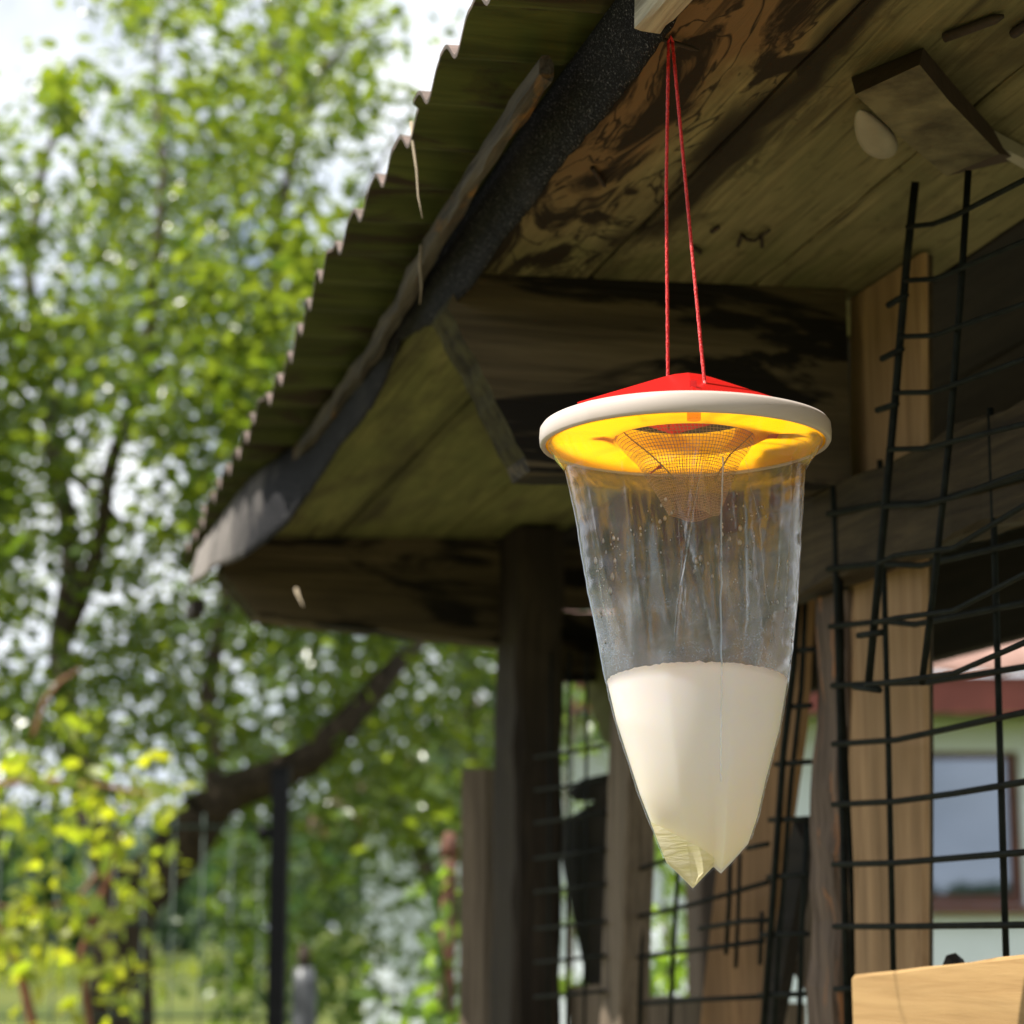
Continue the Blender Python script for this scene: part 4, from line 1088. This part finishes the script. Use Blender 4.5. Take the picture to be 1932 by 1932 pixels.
for (px, py, y_, n) in [(120, 1358, 40, 2), (158, 1390, 14, 2), (15, 1440, 25, 6), (60, 1450, 30, 8), (110, 1480, 40, 10), (190, 1500, 45, 13), (260, 1490, 45, 14), (310, 1495, 22, 8), (20, 1520, 45, 10), (60, 1600, 50, 8), (130, 1560, 45, 9), (200, 1590, 40, 14), (285, 1620, 35, 8), (250, 1680, 35, 9),
                     (130, 1680, 45, 10), (40, 1690, 45, 10), (90, 1720, 50, 10), (250, 1725, 30, 6), (150, 1740, 40, 8), (20, 1770, 40, 9), (30, 1840, 35, 10), (170, 1810, 35, 8), (235, 1800, 40, 8), (110, 1840, 35, 6), (200, 1880, 30, 7), (185, 1925, 40, 6), (10, 1930, 40, 6), (290, 1850, 40, 3)]:
    for _ in range(int(n*1.8)):
        leaves.append((at_y(px+rt.gauss(0, y_*.7), py+rt.gauss(0, y_*.6), rt.uniform(4.85, 5.15)), rot(rt, .1), rt.uniform(.034, .060)))
foliage(vine, leaves, M['leaf_v'], 300)
# ---- shrub behind the shed front
base = at_y(1270, 1932, 4.6); base.z = 0
shrub = thing('shrub', 'green shrub behind the sagging mesh in front of the white house wall', 'shrub', base)
stem(shrub, [(1265, 2500), (1270, 2000), (1250, 1700)], .010, M['treebark'], 4.6); stem(shrub, [(1270, 2100), (1320, 1850)], .007, M['treebark'], 4.6)
leaves = []
for _ in range(210):
    px, py = rt.choice([(1230, 1640), (1250, 1780), (1290, 1830), (1225, 1560), (1310, 1760), (1265, 1890)])
    leaves.append((at_y(px+rt.gauss(0, 32), py+rt.gauss(0, 55), rt.uniform(4.4, 4.9)), rot(rt, .3), rt.uniform(.035, .06)))
foliage(shrub, leaves, M['leaf_s'], 210)
# ---- climber left of the loose plank
base = at_y(850, 1932, 4.4); base.z = 0
cl_ = thing('climber', 'thin bright green climber on the rusty pole beside the loose plank', 'climbing plant', base)
stem(cl_, [(845, 2400), (838, 1900), (830, 1700), (850, 1620)], .006, M['leaf_s'], 4.36); stem(cl_, [(835, 1800), (800, 1720), (772, 1690)], .003, M['leaf_s'], 4.36)
leaves = []
for (px, py, s, n) in [(795, 1680, 8, 3), (825, 1665, 8, 3), (800, 1790, 14, 8), (830, 1800, 14, 7), (760, 1880, 20, 8), (815, 1900, 18, 10), (850, 1920, 20, 14), (862, 1640, 8, 4), (855, 1700, 8, 3), (700, 1860, 20, 4), (835, 1740, 8, 3)]:
    for _ in range(n): leaves.append((at_y(px+rt.gauss(0, s), py+rt.gauss(0, s), rt.uniform(4.3, 4.5)), rot(rt, .1), rt.uniform(.03, .065)))
foliage(cl_, leaves, M['leaf_s'], 100)
# ---- shrub between corner post and door post
base = at_y(1080, 1932, 5.4); base.z = 0
sh2 = thing('rose_bush', 'small leafy bush seen through the dim mesh beside the thick corner post', 'bush', base)
stem(sh2, [(1080, 2400), (1085, 1900), (1070, 1500), (1090, 1300)], .008, M['treebark'], 5.4)
leaves = []
for (px, py, s, n) in [(1100, 1290, 22, 22), (1125, 1400, 16, 22), (1110, 1520, 25, 26), (1050, 1690, 14, 14), (1070, 1740, 18, 12), (1030, 1560, 14, 10), (1085, 1850, 20, 16), (1055, 1240, 16, 10), (1120, 1580, 18, 16)]:
    for _ in range(n): leaves.append((at_y(px+rt.gauss(0, s), py+rt.gauss(0, s), rt.uniform(5.2, 5.6)), rot(rt, .3), rt.uniform(.035, .06)))
foliage(sh2, leaves, M['leaf_b'], 160)
# ---- far woods all round the meadow
def belt(name, rmin, rmax_, hfn, n, mat, size):
    V, Fc = [], []; rb = random.Random(hash(name) % 1000)
    rb = random.Random(77)
    for _ in range(n):
        q = rb.uniform(0, 2*math.pi); R = rb.uniform(rmin, rmax_); h = hfn(q)
        cl2 = .62 + .38*abs(mnoise.noise(Vector((q*22, 0, 0)))*2)
        z = h*cl2*(rb.random()**.6); c = Vector((R*math.sin(q), R*math.cos(q), z))
        nrm = Vector((rb.gauss(0, 1), rb.gauss(0, 1), rb.gauss(.4, 1))).normalized(); a = nrm.orthogonal().normalized()*size*rb.uniform(.5, 1.2); b = nrm.cross(a)*rb.uniform(.6, 1)
        i = len(V); V += [c-a, c-b*.8, c+a, c+b]; Fc.append((i, i+1, i+2, i+3))
    return tag(MB().add(V, Fc).build(name, mat, fix=False), kind='stuff')
def hfn(q):
    q = (q+math.pi) % (2*math.pi) - math.pi
    return 9.5 if abs(q) < .9 else 5.0
M['farleaf'] = leafmat('far_leaf', (.03, .065, .03), (.05, .09, .035), (.05, .12, .05), (.10, .18, .05), .4, .6)
belt('far_woods', 95, 125, hfn, 26000, M['farleaf'], 1.3)
M['hedgeleaf'] = leafmat('hedge_leaf', (.10, .14, .025), (.14, .17, .03), (.25, .32, .03), (.35, .40, .04), .4, .6)
belt('field_hedge', 60, 66, lambda q: 1.0, 9000, M['hedgeleaf'], .35)

# ================================================================== GARDEN FENCE
fp = at_y(530, 1452, 5.35)
fence = thing('garden_fence', 'dark green wire garden fence with black steel end post', 'fence', (fp.x, 5.35, 0))
M['black'] = plain('black_steel', (.0035, .004, .005), .6, sc=30, col2=(.002, .0025, .003), spec=.1)
MB().box((-.020, -.03, -.1), (.022, .03, fp.z)).build('post', M['black'], fence)
MB().box((-.022, -.032, fp.z), (.024, .032, fp.z+.006)).build('post_cap', M['black'], fence)
cp = at_y(497, 1572, 5.35)
MB().tube([(cp.x-fp.x-.012, 0, cp.z), (-.02, 0, cp.z)], [.020, .012], 10).build('clamp', M['black'], fence, smooth=True)
M['fwire'] = plain('green_fence_wire', (.02, .045, .03), .5, sc=30)
for z in [at_y(300, y, 5.35).z for y in (1560, 1742, 1918)] + [.75, .5, .25, .05]:
    MB().tube([(-.03, 0, z), (-1.4, 0, z), (-2.9, 0, z)], .003, 6).build('wire', M['fwire'], fence, smooth=True)
zt_ = at_y(300, 1535, 5.35).z
for k in range(40):
    x = -.045 - k*.072
    MB().tube([(x, .004, .03), (x, .004, zt_)], .0025, 6).build('wire', M['fwire'], fence, smooth=True)

# rusty pole, wrapped stake
M['rust'] = plain('rusty_pole', (.14, .055, .03), .8, sc=30, col2=(.06, .025, .016), bump=.4)
p = at_y(848, 1580, 4.4)
mb = MB().tube([(p.x-.012, p.y, -.05), (p.x-.006, p.y, 1.2), (p.x, p.y, p.z-.04)], .016, 10)
o = mb.build('pole', M['rust'], smooth=True)
tag(o, 'rusty reddish iron pole with a small cap left of the loose plank', 'pole')
capm = MB().tube([(p.x, p.y, p.z-.04), (p.x, p.y, p.z-.02), (p.x+.002, p.y, p.z+.01)], [.017, .0185, .012], 8).build('pole_cap', M['rust'], o, smooth=True)
M['wrap'] = plain('grey_wrap', (.10, .105, .115), .4, sc=18, col2=(.035, .036, .04), bump=.6)
p = at_y(573, 1790, 6.0)
stake = thing('garden_stake', 'grey wrapped garden stake with knob standing right of the black fence post', 'stake', (p.x, p.y, 0))
MB().tube([(0, 0, -.05), (0, 0, p.z*.5), (.004, 0, p.z-.10), (.002, 0, p.z-.05)], [.036, .036, .034, .026], 12).build('stake_body', M['wrap'], stake, smooth=True)
MB().tube([(.002, 0, p.z-.05), (.002, 0, p.z-.02), (.004, 0, p.z+.01)], [.014, .02, .012], 10).build('stake_knob', M['treebark'], stake, smooth=True)

# ================================================================== HOUSE BEHIND
HY = 12.0
house = thing('house', 'white rendered house with red tiled roof and brown framed window behind the shed', 'house', (0, HY, 0))
def H(px, py, dy=0):
    p = at_y(px, py, HY+dy); return Vector((p.x, dy, p.z))
M['render'] = plain('white_render', (.74, .79, .84), .9, sc=6, noise_amt=.06)
M['tile'] = plain('clay_tiles', (.36, .23, .19), .8, sc=5, col2=(.25, .14, .11))
M['fascia'] = plain('red_fascia', (.24, .060, .045), .6, sc=4)
M['frame'] = plain('brown_frame', (.13, .045, .028), .5, sc=8)
xl_, xr_ = H(690, 1700).x, 5.2
zt = H(1800, 1335).z; zap = zt
wl, wr = H(1700, 1418), H(1922, 1418); wbz = H(1800, 1708).z; wtz = wl.z
v1 = H(1010, 1330); v2 = H(690, 1524)
mb = MB()
poly_l = [(xl_, 0, -.05), (wl.x, 0, -.05), (wl.x, 0, zt), (v1.x, 0, zt), (v2.x, 0, v2.z)]
mb.prism(poly_l, (0, .3, 0))
mb.box((wl.x, 0, -.05), (wr.x, .3, wbz)); mb.box((wl.x, 0, wtz), (wr.x, .3, zt)); mb.box((wr.x, 0, -.05), (xr_, .3, zt))
mb.build('wall', M['render'], house)
mb = MB().prism([(v2.x-.3, -.25, v2.z-.14), (v1.x, -.25, zt+.06), (v1.x, -.25, zt+.20), (v2.x-.3, -.25, v2.z)], (0, 4, 0)); mb.build('roof', M['tile'], house)
fz1, fz0 = H(1850, 1274, -.45).z, H(1850, 1345, -.45).z
MB().box((v1.x, -.45, fz0), (xr_, -.42, fz1)).build('fascia', M['fascia'], house)
M['eaveboard'] = plain('green_eave', (.16, .20, .09), .8, sc=5)
MB().box((v1.x, -.42, fz0+.005), (xr_, -.001, fz0+.02)).build('house_soffit', M['eaveboard'], house)
rows = []
for i in range(200):
    x = v1.x + (xr_-v1.x)*i/199; z0 = fz1 + .012 + .02*abs(math.sin(x*math.pi/.22))
    rows.append([(x, -.50 + k*.5, z0 + k*.26) for k in range(9)])
ro = MB().grid(rows).build('roof_tiles', M['tile'], house, smooth=True)
sm = ro.modifiers.new('thick', 'SOLIDIFY'); sm.thickness = .02
fr = MB(); fw_ = .055
fr.box((wl.x, .04, wbz), (wl.x+fw_, .12, wtz)); fr.box((wr.x-fw_, .04, wbz), (wr.x, .12, wtz)); fr.box((wl.x+fw_, .04, wtz-fw_*.6), (wr.x-fw_, .12, wtz)); fr.box((wl.x+fw_, .04, wbz), (wr.x-fw_, .12, wbz+fw_))
win = fr.build('window', M['frame'], house)
m, t, out, nd = new_mat('window_glass')
b = nd('ShaderNodeBsdfGlossy', {'Color': (.70, .82, 1.0, 1), 'Roughness': .02}); b2 = nd('ShaderNodeBsdfDiffuse', {'Color': (.02, .025, .03, 1)})
s = nd('ShaderNodeMixShader', {0: .22, 1: b2.outputs[0], 2: b.outputs[0]}); t.links.new(s.outputs[0], out.inputs[0])
MB().box((wl.x+fw_, .075, wbz+fw_), (wr.x-fw_, .085, wtz-fw_*.6)).build('pane', m, win)
MB().box((wl.x-.08, -.08, wbz-.05), (wr.x+.08, .04, wbz-.003)).build('sill', M['frame'], win)
